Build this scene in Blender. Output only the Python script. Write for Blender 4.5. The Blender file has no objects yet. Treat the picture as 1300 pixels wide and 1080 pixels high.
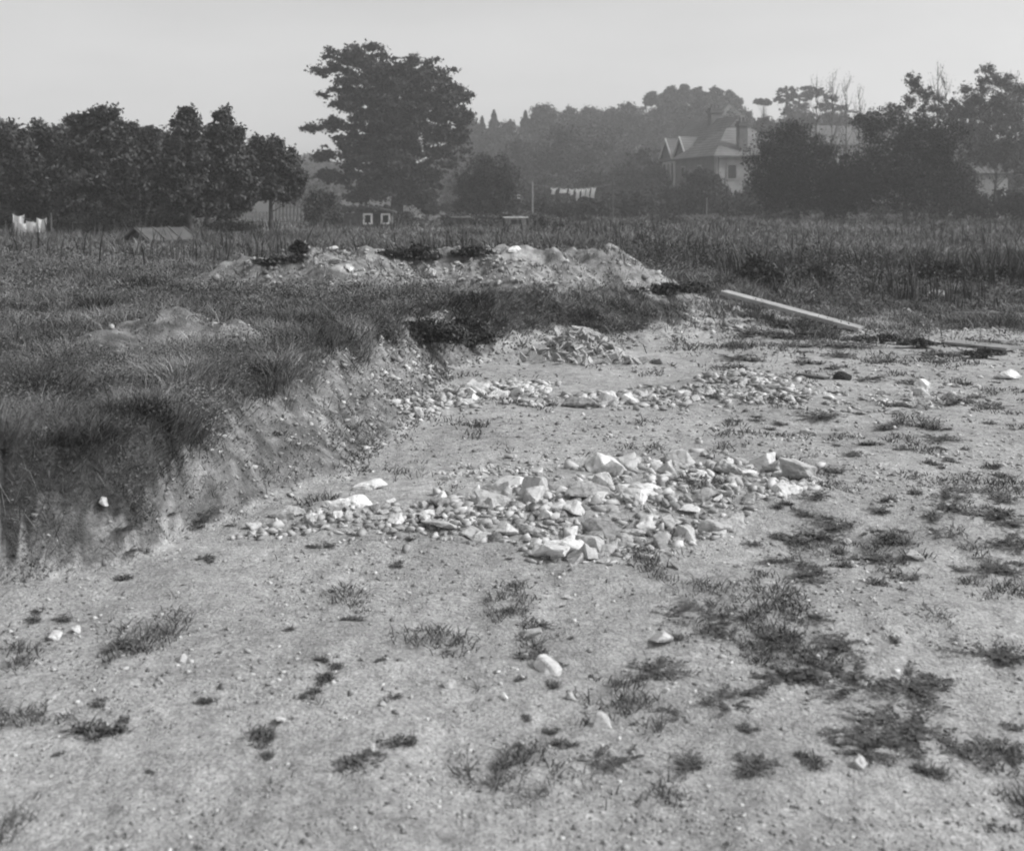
import bpy, bmesh, math, random
import numpy as np
from mathutils import Vector, Matrix
rng = np.random.default_rng(7)
random.seed(7)
R = math.radians
scene = bpy.context.scene
COL = scene.collection
H = 1.6; F = 1400.0; CU = 650.0; CV = 262.0     # eye height and the lens, in photograph pixels

# ------------------------------------------------------------------ helpers
def link(o, parent=None):
    COL.objects.link(o)
    if parent is not None: o.parent = parent
    return o
def tag(o, label=None, cat=None, group=None, kind=None):
    if label: o['label'] = label
    if cat: o['category'] = cat
    if group: o['group'] = group
    if kind: o['kind'] = kind
    return o
def empty(name, loc, rz=0, label=None, cat=None, group=None):
    o = bpy.data.objects.new(name, None); o.empty_display_size = .2
    o.location = loc; o.rotation_euler = (0, 0, rz)
    link(o); return tag(o, label, cat, group)
def np_mesh(name, V, faces_n, loops, tone=None, smooth=False, mat=None):
    """V (n,3); faces_n vertices per face (int) ; loops flat index array"""
    me = bpy.data.meshes.new(name)
    nf = len(loops)//faces_n
    me.vertices.add(len(V)); me.vertices.foreach_set('co', np.ascontiguousarray(V, dtype=np.float32).ravel())
    me.loops.add(len(loops)); me.loops.foreach_set('vertex_index', np.ascontiguousarray(loops, dtype=np.int32))
    me.polygons.add(nf)
    me.polygons.foreach_set('loop_start', np.arange(nf, dtype=np.int32)*faces_n)
    me.polygons.foreach_set('loop_total', np.full(nf, faces_n, dtype=np.int32))
    if smooth: me.polygons.foreach_set('use_smooth', np.ones(nf, dtype=bool))
    if tone is not None:
        a = me.attributes.new('tone', 'FLOAT', 'POINT'); a.data.foreach_set('value', np.ascontiguousarray(tone, dtype=np.float32))
    me.update(calc_edges=True)
    if mat: me.materials.append(mat)
    return me
def obj(name, me, parent=None, loc=(0,0,0)):
    o = bpy.data.objects.new(name, me); o.location = loc
    return link(o, parent)

class MB:
    """collects simple shapes for one mesh"""
    def __init__(s): s.bm = bmesh.new()
    def box(s, c, size, rot=None, bev=0.0):
        m = Matrix.Translation(Vector(c)) @ (rot if rot else Matrix.Identity(4)) @ Matrix.Diagonal((size[0], size[1], size[2], 1))
        r = bmesh.ops.create_cube(s.bm, size=1, matrix=m)
        if bev > 0:
            es = list({e for v in r['verts'] for e in v.link_edges})
            bmesh.ops.bevel(s.bm, geom=es, offset=bev, segments=1, affect='EDGES')
        return s
    def face(s, pts):
        s.bm.faces.new([s.bm.verts.new(p) for p in pts]); return s
    def prism(s, pts, d):
        """pts: closed outline (3-D), extruded by vector d"""
        a = [s.bm.verts.new(p) for p in pts]; b = [s.bm.verts.new(Vector(p)+Vector(d)) for p in pts]
        s.bm.faces.new(a); s.bm.faces.new(b[::-1]); n = len(a)
        for i in range(n): s.bm.faces.new((a[(i+1) % n], a[i], b[i], b[(i+1) % n]))
        return s
    def tube(s, pts, rads, n=7):
        pts = [Vector(p) for p in pts]; rings = []
        for i, p in enumerate(pts):
            d = (pts[min(i+1, len(pts)-1)] - pts[max(i-1, 0)]).normalized()
            u = d.cross(Vector((0.31, 0.92, 0.13))).normalized(); w = d.cross(u)
            rings.append([s.bm.verts.new(p + (u*math.cos(2*math.pi*k/n) + w*math.sin(2*math.pi*k/n))*rads[i]) for k in range(n)])
        for a, b in zip(rings, rings[1:]):
            for k in range(n): s.bm.faces.new((a[k], a[(k+1) % n], b[(k+1) % n], b[k]))
        s.bm.faces.new(rings[0][::-1]); s.bm.faces.new(rings[-1]); return s
    def build(s, name, mat, parent=None, loc=(0,0,0), smooth=False):
        bmesh.ops.recalc_face_normals(s.bm, faces=s.bm.faces)
        me = bpy.data.meshes.new(name); s.bm.to_mesh(me); s.bm.free()
        if smooth:
            for p in me.polygons: p.use_smooth = True
        me.materials.append(mat)
        return obj(name, me, parent, loc)

# ------------------------------------------------------------------ noise
def _h(ix, iy, seed):
    n = (ix.astype(np.int64)*374761393 + iy.astype(np.int64)*668265263 + seed*1442695041) & 0xffffffff
    n = ((n ^ (n >> 13))*1274126177) & 0xffffffff
    n = n ^ (n >> 16)
    return (n & 0xffffff)/float(0xffffff)
def vnoise(x, y, seed=0):
    ix = np.floor(x); iy = np.floor(y); fx = x-ix; fy = y-iy
    fx = fx*fx*(3-2*fx); fy = fy*fy*(3-2*fy)
    a = _h(ix, iy, seed); b = _h(ix+1, iy, seed); c = _h(ix, iy+1, seed); d = _h(ix+1, iy+1, seed)
    return (a*(1-fx)+b*fx)*(1-fy) + (c*(1-fx)+d*fx)*fy
def fbm(x, y, oct=4, seed=0, gain=.5):
    s = 0; a = 1; t = 0
    for o in range(oct):
        s = s + a*vnoise(x*2**o + 17.3*o, y*2**o - 9.1*o, seed+o); t += a; a *= gain
    return s/t
def sm(a, b, x):
    t = np.clip((x-a)/(b-a), 0, 1); return t*t*(3-2*t)

# ------------------------------------------------------------------ terrain
def flatpx(lst, z):
    return [((u-CU)/F*((H-z)*F/(v-CV)), (H-z)*F/(v-CV)) for u, v in lst]
TOE = [(-9, -12), (-9, 4.05), (-4, 4.4)] + flatpx([(-10,742),(60,735),(150,716),(215,694),(243,674),(280,670),(365,645),(440,612),(510,572),(545,535),(562,505),(585,474),(630,452),(700,440),(800,436),(900,434),(1000,425),(1100,414),(1300,395)], 0) + [(30, 18), (60, 20), (60, -12)]
CREST = [(-12, -14), (-12, 4.35), (-4, 4.75)] + flatpx([(-10,580),(70,565),(150,552),(205,535),(228,512),(255,500),(330,468),(400,438),(440,424),(480,410),(520,394),(560,386),(600,379),(640,370),(700,366)], .55) + [(1.3, 14.6), (2.2, 15.9), (3.3, 17.5), (7, 21), (30, 25), (65, 28), (65, -14)]
TOE = np.array(TOE); CREST = np.array(CREST)
def poly_dist(X, Y, P):
    d = np.full(X.shape, 1e9)
    inside = np.zeros(X.shape, bool)
    n = len(P)
    for i in range(n):
        ax, ay = P[i]; bx, by = P[(i+1) % n]
        ex, ey = bx-ax, by-ay; L = ex*ex+ey*ey
        t = np.clip(((X-ax)*ex + (Y-ay)*ey)/L, 0, 1)
        d = np.minimum(d, (X-ax-t*ex)**2 + (Y-ay-t*ey)**2)
        if ay != by:
            c = ((ay > Y) != (by > Y)) & (X < (bx-ax)*(Y-ay)/(by-ay)+ax)
            inside ^= c
    return np.sqrt(d), inside
def bank_t(X, Y):
    wx = X + .22*(fbm(X*2.1, Y*2.1, 3, 5)-.5) + .12*(fbm(X*8, Y*8, 3, 8)-.5)
    wy = Y + .26*(fbm(X*2.1, Y*2.1, 3, 6)-.5) + .12*(fbm(X*8, Y*8, 3, 9)-.5)
    df, inf = poly_dist(wx, wy, TOE); dc, inc = poly_dist(wx, wy, CREST)
    df = np.where(inf, 0, df); dc = np.where(inc, dc, 0)
    return np.where(inc, df/np.maximum(df+dc, 1e-6), 1.0)
HEAPS = [  # ridge polyline (x, y, height), width, seed
    ([(-4.25,15.0,.10),(-3.7,14.9,.30),(-2.95,14.8,.42),(-2.45,14.7,.50),(-1.7,14.9,.44),(-.9,15.0,.44),(-.1,14.9,.50),(.35,14.9,.44),(.8,14.9,.22)], 1.0, 1),
    ([(.75,15.6,.32),(1.05,15.6,.50),(1.5,15.5,.54),(1.85,15.4,.36),(2.3,15.3,.12)], .95, 2),
    ([(-2.95,8.05,.14),(-2.75,8.3,.24),(-2.5,8.4,.29),(-2.2,8.45,.20)], .56, 3),
    ([(-3.2,7.7,.05),(-3.05,7.75,.08),(-2.85,7.9,.10)], .34, 4),
]
def heaps(X, Y):
    z = np.zeros(X.shape); m = np.zeros(X.shape)
    for rid, w, sd in HEAPS:
        wx = X + .25*w*(fbm(X*3/w*.5, Y*3/w*.5, 3, 20+sd)-.5); wy = Y + .25*w*(fbm(X*3/w*.5, Y*3/w*.5, 3, 30+sd)-.5)
        best = np.zeros(X.shape)
        for (ax, ay, ah), (bx, by, bh) in zip(rid, rid[1:]):
            ex, ey = bx-ax, by-ay; L = ex*ex+ey*ey
            t = np.clip(((wx-ax)*ex + (wy-ay)*ey)/L, 0, 1)
            d = np.sqrt((wx-ax-t*ex)**2 + (wy-ay-t*ey)**2); h = ah+(bh-ah)*t
            ww = w*(.45+.55*h/max(q[2] for q in rid))
            q_ = np.clip(1-d/ww, 0, 1)
            best = np.maximum(best, h*(1-(1-q_)**1.35) if False else h*np.where(q_ > .75, 1-2.0*(1-q_)**2*1.0, q_*1.1667))
        z = np.maximum(z, best); m = np.maximum(m, np.clip(best/.08, 0, 1))
    z = z*(1+.45*(fbm(X*2.2, Y*2.2, 2, 43)-.5)+.55*(fbm(X*5, Y*5, 4, 44)-.5))
    return z, m
def height(X, Y):
    X = np.asarray(X, float); Y = np.asarray(Y, float)
    t = bank_t(X, Y)
    s = np.clip(t, 0, 1); s = np.where(s < .85, s*s*(2.2-1.2*s)/( .85*.85*(2.2-1.2*.85))*.9, .9+.1*(s-.85)/.15)
    hf = .55 - .33*sm(.2, 4.5, X - .10*(Y-13)) + .10*(fbm(X*.35, Y*.35, 3, 3)-.5)*sm(3, 8, np.abs(Y-4))
    far = sm(25, 70, Y)
    hf = hf*(1-far) + .5*far
    z = hf*s
    # floor swells
    def bump(u, v, rx, ry, h):
        y0 = H*F/(v-CV); x0 = (u-CU)/F*y0
        return h*np.exp(-(((X-x0)/rx)**2 + ((Y-y0)/ry)**2))
    z = z + bump(840, 640, .75, .55, .10) + bump(560, 655, .8, .35, .05) + bump(1180, 650, .9, .7, .10) + .33*np.exp(-(((X-.72)/.40)**2+((Y-11.75)/.30)**2))
    z = z + bump(950, 492, .55, .35, .12) + bump(640, 496, .5, .3, .05) + bump(1080, 790, .8, .35, .05) - bump(1030, 540, .7, .45, .05)
    z = z + .055*(fbm(X*1.3, Y*1.3, 4, 11)-.5)*(1-far) + .026*(np.abs(fbm(X*3.1, Y*3.1, 3, 16)-.5)*2-.3)*(1-far) + .022*(fbm(X*6, Y*6, 4, 12)-.5)*(1-far)
    z = z + .13*s*(1-far)*(fbm(X*3.6, Y*3.6, 4, 14)-.5)
    gx_, gy_, ex, ey = -1.80, 4.98, .26, .36; q = np.clip(((X-gx_)*ex+(Y-gy_)*ey)/(ex*ex+ey*ey), 0, 1); dd = np.hypot(X-gx_-q*ex, Y-gy_-q*ey)
    z = z - .22*np.exp(-(dd/.055)**2)*s
    z = z + .05*sm(.02, .3, t)*(1-sm(.6, .9, t))*(fbm(X*7, Y*7, 4, 15)-.5)*2
    hz, hm = heaps(X, Y)
    z = z + hz
    # the wooded rise behind
    uu = X/np.maximum(Y, 1)*F+CU
    A = 4.5 + 9*sm(520, 700, uu) + 5*sm(780, 1000, uu) - 5*sm(1150, 1300, uu)
    z = z + A*sm(105, 245, Y) + 1.2*(fbm(X*.02, Y*.02, 3, 50)-.5)*sm(60, 120, Y)
    return z
YS = np.geomspace(2.2, 300, 900)
def gpos(u, v):
    """the first point of the ground seen at photograph pixel (u, v)"""
    X = (u-CU)/F*YS; Z = height(X, YS); pv = CV + (H-Z)/YS*F
    k = np.argmax(pv <= v)
    if not (pv <= v).any(): k = len(YS)-1
    if k > 0:
        f = (pv[k-1]-v)/max(pv[k-1]-pv[k], 1e-6); y = YS[k-1]+(YS[k]-YS[k-1])*f
    else: y = YS[0]
    x = (u-CU)/F*y
    return Vector((x, y, float(height(np.array([x]), np.array([y]))[0])))
def gz(x, y): return float(height(np.array([x]), np.array([y]))[0])
def at(u, v, Y): return Vector(((u-CU)/F*Y, Y, H+(CV-v)/F*Y))
def above(u, v, dh):
    X = (u-CU)/F*YS; Z = height(X, YS); zr = H+(CV-v)/F*YS
    k = np.argmax(zr-Z <= dh); y = YS[k]
    return Vector(((u-CU)/F*y, y, H+(CV-v)/F*y))

# ------------------------------------------------------------------ materials (a black and white plate: every tone is a grey)
def mat(name, lo, hi, scale=8, bump=.0, bscale=None, rough=.9, detail=6, tone=False, ramp=(.35, .65), dist=.02, coords='Object'):
    m = bpy.data.materials.new(name); m.use_nodes = True
    nt = m.node_tree; N = nt.nodes; L = nt.links; N.clear()
    out = N.new('ShaderNodeOutputMaterial'); b = N.new('ShaderNodeBsdfPrincipled'); L.new(b.outputs[0], out.inputs[0])
    b.inputs['Roughness'].default_value = rough; b.inputs['Specular IOR Level'].default_value = .25
    tc = N.new('ShaderNodeTexCoord')
    n1 = N.new('ShaderNodeTexNoise'); n1.inputs['Scale'].default_value = scale; n1.inputs['Detail'].default_value = detail; n1.inputs['Roughness'].default_value = .65
    L.new(tc.outputs[coords], n1.inputs['Vector'])
    r = N.new('ShaderNodeValToRGB'); r.color_ramp.elements[0].position = ramp[0]; r.color_ramp.elements[1].position = ramp[1]
    r.color_ramp.elements[0].color = (lo, lo, lo, 1); r.color_ramp.elements[1].color = (hi, hi, hi, 1)
    L.new(n1.outputs['Fac'], r.inputs[0]); col = r.outputs[0]
    if tone:
        a = N.new('ShaderNodeAttribute'); a.attribute_name = 'tone'
        mx = N.new('ShaderNodeVectorMath'); mx.operation = 'SCALE'
        L.new(col, mx.inputs[0]); L.new(a.outputs['Fac'], mx.inputs['Scale']); col = mx.outputs[0]
    L.new(col, b.inputs['Base Color'])
    if bump > 0:
        n2 = N.new('ShaderNodeTexNoise'); n2.inputs['Scale'].default_value = bscale or scale*3; n2.inputs['Detail'].default_value = 5
        L.new(tc.outputs[coords], n2.inputs['Vector'])
        bp = N.new('ShaderNodeBump'); bp.inputs['Strength'].default_value = bump; bp.inputs['Distance'].default_value = dist
        L.new(n2.outputs['Fac'], bp.inputs['Height']); L.new(bp.outputs[0], b.inputs['Normal'])
    return m
M = {
 'leaf': mat('foliage', .030, .066, 3, tone=True, rough=.7),
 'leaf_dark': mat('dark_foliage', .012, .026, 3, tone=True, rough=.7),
 'leaf_orchard': mat('orchard_foliage', .036, .085, 3, tone=True, rough=.7),
 'leaf_far': mat('woodland_foliage', .045, .085, .4, tone=True, rough=.8),
 'bark': mat('bark', .05, .11, 6, bump=.6, rough=.95),
 'grass': mat('grass_blades', .065, .17, 2.5, tone=True, rough=.75),
 'weed': mat('weed_leaves', .05, .12, 9, tone=True, rough=.75),
 'flint': mat('flint', .16, .50, 5, bump=.5, bscale=30, rough=.8, ramp=(.33, .58), dist=.008),
 'flint_white': mat('chalky_flint', .34, .70, 4, bump=.5, bscale=30, rough=.85, ramp=(.30, .50), dist=.008),
 'slab': mat('broken_slab', .22, .62, 6, bump=.3, bscale=40, rough=.8, dist=.004),
 'pebble': mat('pebbles', .95, 1.0, 3, tone=True, rough=.85),
 'wood': mat('weathered_plank', .26, .42, 4, bump=.3, bscale=50, rough=.8, dist=.003),
 'wood_dark': mat('dark_timber', .07, .14, 6, bump=.3, rough=.9),
 'wood_pale': mat('pale_timber', .2, .30, 6, bump=.3, rough=.85),
 'white': mat('white_paint', .62, .8, 2, rough=.6),
 'cloth': mat('white_linen', .85, .93, 3, rough=.9),
 'brick': mat('brick', .10, .15, 1.2, bump=.2, bscale=12, rough=.95),
 'render': mat('roughcast', .22, .34, .8, bump=.2, bscale=20, rough=.95),
 'render_white': mat('whitewash', .45, .65, .6, rough=.9),
 'tile': mat('roof_tiles', .11, .17, .9, rough=.85),
 'felt': mat('felt_roof', .07, .12, 3, rough=.9),
 'glass': mat('window_glass', .03, .05, 2, rough=.15),
 'turf': mat('dark_turf', .03, .07, 12, bump=.6, rough=1),
}
def vary(m, a, b):      # every stone its own tone
    nt = m.node_tree; N = nt.nodes; L = nt.links; p = [n for n in N if n.type == 'BSDF_PRINCIPLED'][0]
    src = p.inputs['Base Color'].links[0].from_socket
    oi = N.new('ShaderNodeObjectInfo'); mr = N.new('ShaderNodeMapRange'); mr.inputs[3].default_value = a; mr.inputs[4].default_value = b
    L.new(oi.outputs['Random'], mr.inputs[0]); vm = N.new('ShaderNodeVectorMath'); vm.operation = 'SCALE'
    L.new(src, vm.inputs[0]); L.new(mr.outputs[0], vm.inputs['Scale']); L.new(vm.outputs[0], p.inputs['Base Color'])
for k_ in ('flint', 'flint_white', 'slab'): vary(M[k_], .60, 1.12)
def tile_rows(m, scale):     # courses of tiles / bricks as a bump
    nt = m.node_tree; N = nt.nodes; L = nt.links
    b = [n for n in N if n.type == 'BSDF_PRINCIPLED'][0]
    tc = N.new('ShaderNodeTexCoord'); w = N.new('ShaderNodeTexWave'); w.wave_type = 'BANDS'; w.bands_direction = 'Z'
    w.inputs['Scale'].default_value = scale; L.new(tc.outputs['Object'], w.inputs['Vector'])
    bp = N.new('ShaderNodeBump'); bp.inputs['Strength'].default_value = .5; bp.inputs['Distance'].default_value = .05
    L.new(w.outputs['Fac'], bp.inputs['Height']); L.new(bp.outputs[0], b.inputs['Normal'])
tile_rows(M['tile'], 1.2)

def ground_material():
    m = bpy.data.materials.new('earth_and_gravel'); m.use_nodes = True
    nt = m.node_tree; N = nt.nodes; L = nt.links; N.clear()
    out = N.new('ShaderNodeOutputMaterial'); b = N.new('ShaderNodeBsdfPrincipled'); L.new(b.outputs[0], out.inputs[0])
    b.inputs['Roughness'].default_value = .95; b.inputs['Specular IOR Level'].default_value = .15
    tc = N.new('ShaderNodeTexCoord')
    def noise(s, d=5, r=.6):
        n = N.new('ShaderNodeTexNoise'); n.inputs['Scale'].default_value = s; n.inputs['Detail'].default_value = d; n.inputs['Roughness'].default_value = r
        L.new(tc.outputs['Object'], n.inputs['Vector']); return n.outputs['Fac']
    def mp(v, a, b_, c, d):
        n = N.new('ShaderNodeMapRange'); n.inputs[1].default_value = a; n.inputs[2].default_value = b_; n.inputs[3].default_value = c; n.inputs[4].default_value = d
        L.new(v, n.inputs[0]); return n.outputs[0]
    def op(o, x, y):
        n = N.new('ShaderNodeMath'); n.operation = o
        for i, q in enumerate((x, y)):
            if isinstance(q, (int, float)): n.inputs[i].default_value = q
            else: L.new(q, n.inputs[i])
        return n.outputs[0]
    base = mp(noise(1.1, 6), .28, .72, .30, .47)
    mid = mp(noise(9, 6, .75), .32, .68, .66, 1.22)
    fine = op('MULTIPLY', mp(noise(75, 4, .75), .3, .7, .62, 1.38), mp(noise(28, 3, .7), .3, .7, .8, 1.2))
    v = N.new('ShaderNodeTexVoronoi'); v.inputs['Scale'].default_value = 48; L.new(tc.outputs['Object'], v.inputs['Vector'])
    hs = N.new('ShaderNodeSeparateColor'); L.new(v.outputs['Color'], hs.inputs[0])
    peb = op('MULTIPLY', mp(v.outputs['Distance'], .22, .34, 1, 0), mp(hs.outputs[0], .80, .86, 0, 1))
    dirt = op('MULTIPLY', op('MULTIPLY', base, mid), fine)
    dirt = op('ADD', op('MULTIPLY', dirt, op('SUBTRACT', 1.0, peb)), op('MULTIPLY', peb, .42))
    a = N.new('ShaderNodeAttribute'); a.attribute_name = 'soil'
    soil = op('MULTIPLY', mp(noise(14, 6, .7), .3, .7, .035, .11), 1.0)
    fac = mp(op('ADD', a.outputs['Fac'], op('MULTIPLY', op('SUBTRACT', noise(7, 5, .7), .5), .9)), .35, .65, 0, 1)
    mixv = op('ADD', op('MULTIPLY', dirt, op('SUBTRACT', 1.0, fac)), op('MULTIPLY', soil, fac))
    cc = N.new('ShaderNodeCombineColor')
    for i in range(3): L.new(mixv, cc.inputs[i])
    L.new(cc.outputs[0], b.inputs['Base Color'])
    bp = N.new('ShaderNodeBump'); bp.inputs['Strength'].default_value = 1.0; bp.inputs['Distance'].default_value = .02
    hgt = op('ADD', op('ADD', noise(22, 6, .65), op('MULTIPLY', noise(90, 4, .6), .5)), op('MULTIPLY', peb, .35))
    L.new(hgt, bp.inputs['Height']); L.new(bp.outputs[0], b.inputs['Normal'])
    return m

# where green things grow (0..1)
def veg(X, Y):
    t = bank_t(X, Y); hz, hm = heaps(X, Y)
    n = fbm(X*1.6, Y*1.6, 4, 70); n2 = fbm(X*5, Y*5, 3, 71)
    u = X/Y*F+CU
    cover = sm(.60, .92, t + .60*(n-.5))
    nl = (1-sm(-2.12, -1.90, X+.25*(n2-.5)))*(1-sm(5.2, 6, Y))             # turf hanging down the near left face
    cover = np.maximum(cover, nl*sm(.05, .35, t + .5*(n2-.5)))
    back = sm(-.9, -.5, X)*sm(10.0, 10.8, Y)                     # rank grass over the back face
    cover = np.maximum(cover, back*(1-sm(2.5, 3.2, X))*sm(.25, .5, t + .4*(n-.5)))
    right = sm(1.2, 2.6, X)*sm(12.6, 18.5, Y + 3.2*(n-.5)*2)     # thin growth on the flat to the right
    cover = np.maximum(cover*(1-sm(1.5, 3, X)*(1-sm(16, 19.5, Y))), right)
    cover = cover*(1-hm*(1-.25*sm(.55, .7, n2)))
    cover = cover*(1-.9*np.exp(-(((X+2.85)/.75)**2+((Y-7.75)/.30)**2)))*(1-.6*np.exp(-(((X+1.2)/2.0)**2+((Y-13.9)/.25)**2)))
    return np.clip(cover, 0, 1)

def axis(segs):
    out = []
    for a, b, s in segs: out += list(np.arange(a, b, s))
    return np.array(out)
gx = axis([(-440,-100,20),(-100,-30,4),(-30,-12,.9),(-12,-5,.2),(-5,-3.4,.06),(-3.4,2.6,.028),(2.6,5,.06),(5,12,.2),(12,30,.9),(30,100,4),(100,441,20)])
gy = axis([(-30,0,3),(0,2.4,.2),(2.4,9,.028),(9,17,.045),(17,24,.15),(24,40,.5),(40,120,2),(120,461,10)])
GX, GY = np.meshgrid(gx, gy); GZ = height(GX, GY)
ny, nx = GX.shape
idx = np.arange(nx*ny).reshape(ny, nx)
loops = np.stack([idx[:-1,:-1], idx[:-1,1:], idx[1:,1:], idx[1:,:-1]], -1).reshape(-1)
me = np_mesh('ground', np.stack([GX, GY, GZ], -1).reshape(-1, 3), 4, loops, smooth=True, mat=ground_material())
soil = veg(GX, np.maximum(GY, .5)).ravel()
gy_ = np.maximum(GY, .5); UU = (GX/gy_*F+CU).ravel(); VV_ = (CV+(H-GZ)/gy_*F).ravel(); inpit = (bank_t(GX, gy_).ravel() < .3)
def blob(u, v, ru, rv, a_): return a_*np.exp(-((UU-u)/ru)**2-((VV_-v)/rv)**2)*inpit
soil = np.maximum.reduce([soil, blob(1130, 690, 190, 45, .42), blob(1060, 560, 110, 28, .40), blob(820, 650, 230, 40, .30), blob(500, 670, 200, 22, .30), blob(1000, 520, 240, 18, .36), blob(1150, 400, 220, 26, .42), blob(1120, 925, 180, 60, .34), blob(250, 700, 110, 20, .38), blob(150, 930, 200, 35, .20), .53*(sm(.04, .2, bank_t(GX, gy_))*(GX < -.2)*(GY < 14)).ravel(), (heaps(GX, gy_)[1].ravel() > .3)*.45])
a = me.attributes.new('soil', 'FLOAT', 'POINT'); a.data.foreach_set('value', soil.astype(np.float32))
tag(obj('ground', me), kind='structure')

# ------------------------------------------------------------------ blades
def blades(name, X, Y, hgt, wid, lean, tone, label, cat='grass', matn='grass', zoff=-.01, dirbias=None, kink=.55):
    n = len(X); Z = height(X, Y)+zoff
    th = rng.uniform(0, 2*np.pi, n); wx = np.cos(th)*wid/2; wy = np.sin(th)*wid/2
    la = rng.uniform(0, 2*np.pi, n)
    lx = np.cos(la)*lean*hgt; ly = np.sin(la)*lean*hgt
    if dirbias is not None:
        q_ = rng.uniform(-.2, 1, n)*hgt; lx = lx+dirbias[0]*q_; ly = ly+dirbias[1]*q_
    V = np.empty((n, 5, 3))
    V[:,0] = np.stack([X-wx, Y-wy, Z], -1); V[:,1] = np.stack([X+wx, Y+wy, Z], -1)
    mx, my, mz = X+lx*.35, Y+ly*.35, Z+hgt*kink
    V[:,2] = np.stack([mx+wx*.8, my+wy*.8, mz], -1); V[:,3] = np.stack([mx-wx*.8, my-wy*.8, mz], -1)
    V[:,4] = np.stack([X+lx, Y+ly, Z+hgt*(1-.25*np.minimum(lean, 1.5))], -1)
    b = np.arange(n)*5
    tri = np.stack([b, b+1, b+2, b, b+2, b+3, b+3, b+2, b+4], -1).reshape(-1)
    me = np_mesh(name, V.reshape(-1, 3), 3, tri, tone=np.repeat(tone, 5), mat=M[matn])
    return tag(obj(name, me), label, cat, kind='stuff')

def leaf_mesh(name, C_, size, tone, matn, up=.3, r_=rng):
    n = len(C_)
    N_ = r_.normal(size=(n, 3)) + np.array([0, 0, up]); N_ /= np.linalg.norm(N_, axis=1, keepdims=True)
    A = np.cross(N_, r_.normal(size=(n, 3))); A /= np.linalg.norm(A, axis=1, keepdims=True); B = np.cross(N_, A)
    s = (size*r_.uniform(.6, 1.35, n))[:,None]
    V = np.stack([C_+A*s, C_+B*s*.55, C_-A*s, C_-B*s*.55], 1)
    return np_mesh(name, V.reshape(-1,3), 4, np.arange(4*n), tone=np.repeat(tone, 4), mat=M[matn])
def scatter(n, y0, y1, umin=-90, umax=1390):
    Y = np.exp(rng.uniform(np.log(y0), np.log(y1), n)); u = rng.uniform(umin, umax, n)
    return (u-CU)/F*Y, Y, u
# long grass over the field and banks
X, Y, u = scatter(820000, 4.2, 24)
cl = fbm(X*3.2, Y*3.2, 3, 90); v_ = veg(X, Y)
keep = rng.uniform(0, 1, len(X)) < v_*(.25+1.1*sm(.35, .6, cl))
X, Y, u, cl = X[keep], Y[keep], u[keep], cl[keep]
# tufts: pull the blades towards the middle of a tuft
cell = .16; cx = (np.floor(X/cell)+.5+.8*(_h(np.floor(X/cell), np.floor(Y/cell), 3)-.5))*cell; cy = (np.floor(Y/cell)+.5+.8*(_h(np.floor(X/cell), np.floor(Y/cell), 4)-.5))*cell
pull = rng.uniform(0, .55, len(X)); X = X+(cx-X)*pull; Y = Y+(cy-Y)*pull
big = fbm(X*.8, Y*.8, 3, 95); md = fbm(X*5, Y*5, 3, 96)
hg = (.035+.10*sm(.3, .75, cl)+.09*sm(.4, .7, big)+.05*md)*rng.uniform(.35, 1.35, len(X))
hg = hg*(1-.45*sm(11.2, 12.6, Y)*(1-sm(13.0, 14.0, Y))*(1-sm(-.5, .5, X)))
hg = hg*(1+.5*sm(-1.0, -.6, X)*(1-sm(2, 3, X))*sm(10, 10.5, Y)*(1-sm(12.6, 13.4, Y)))
tn = (.55+1.25*sm(.25, .75, fbm(X*2.6, Y*2.6, 4, 97)))*rng.uniform(.5, 1.5, len(X))
tn = np.where(rng.uniform(0, 1, len(X)) < .10, tn*1.6, tn)
blades('long_grass', X, Y, hg, np.maximum(.0030, .00065*Y)*rng.uniform(.6, 1.4, len(X)), rng.uniform(.2, 1.9, len(X)), tn,
       'rank unkempt grass covering the bank tops and the ground around the spoil heaps')
def face(n, x0, x1, y0, y1):
    X = rng.uniform(x0, x1, n); Y = rng.uniform(y0, y1, n); t = bank_t(X, Y); k = (t > .02) & (t < .99); return X[k], Y[k], t[k]
PX, PY, PH, PW, PL, PT = [], [], [], [], [], []
for (n, x0, x1, y0, y1, dark) in [(170000, -3.6, -1.5, 4.2, 5.9, 1.25), (26000, -2.3, -.9, 5.6, 10.6, 1.4), (60000, -1.5, 1.6, 10.2, 13.6, .45)]:
    X, Y, t = face(n, x0, x1, y0, y1); v_ = veg(X, Y); dr = .14*sm(.5, .62, fbm(X*6, Y*6, 3, 150))*(y1 < 11) ; 
    k = rng.uniform(0, 1, len(X)) < np.maximum(v_, dr)*(.4+.9*sm(.35, .6, fbm(X*5, Y*5, 3, 151))); X, Y, t, v_ = X[k], Y[k], t[k], v_[k]
    PX.append(X); PY.append(Y); PH.append((.03+.10*fbm(X*4, Y*4, 3, 152))*rng.uniform(.4, 1.4, len(X))*(1+.5*(y0 > 10))); PW.append(np.maximum(.003, .0007*Y)*rng.uniform(.6, 1.4, len(X)))
    dk = dark if y0 < 10 else .38+1.1*sm(-.40, -.15, X)+.6*(1-sm(-1.15, -1.0, X))  # blades under the back overhang coloured darker, its shade put into their tone
    PL.append(rng.uniform(.3, 1.9, len(X))); PT.append(dk*(.4+1.0*fbm(X*4, Y*4, 3, 153))*rng.uniform(.5, 1.5, len(X)))
PX, PY, PH, PW, PL, PT = (np.concatenate(q) for q in (PX, PY, PH, PW, PL, PT))
blades('hanging_grass', PX, PY, PH, PW, PL, PT, 'tangled grass hanging down the faces of the banks', dirbias=np.array([.5, -.5]), kink=.30)
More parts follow.
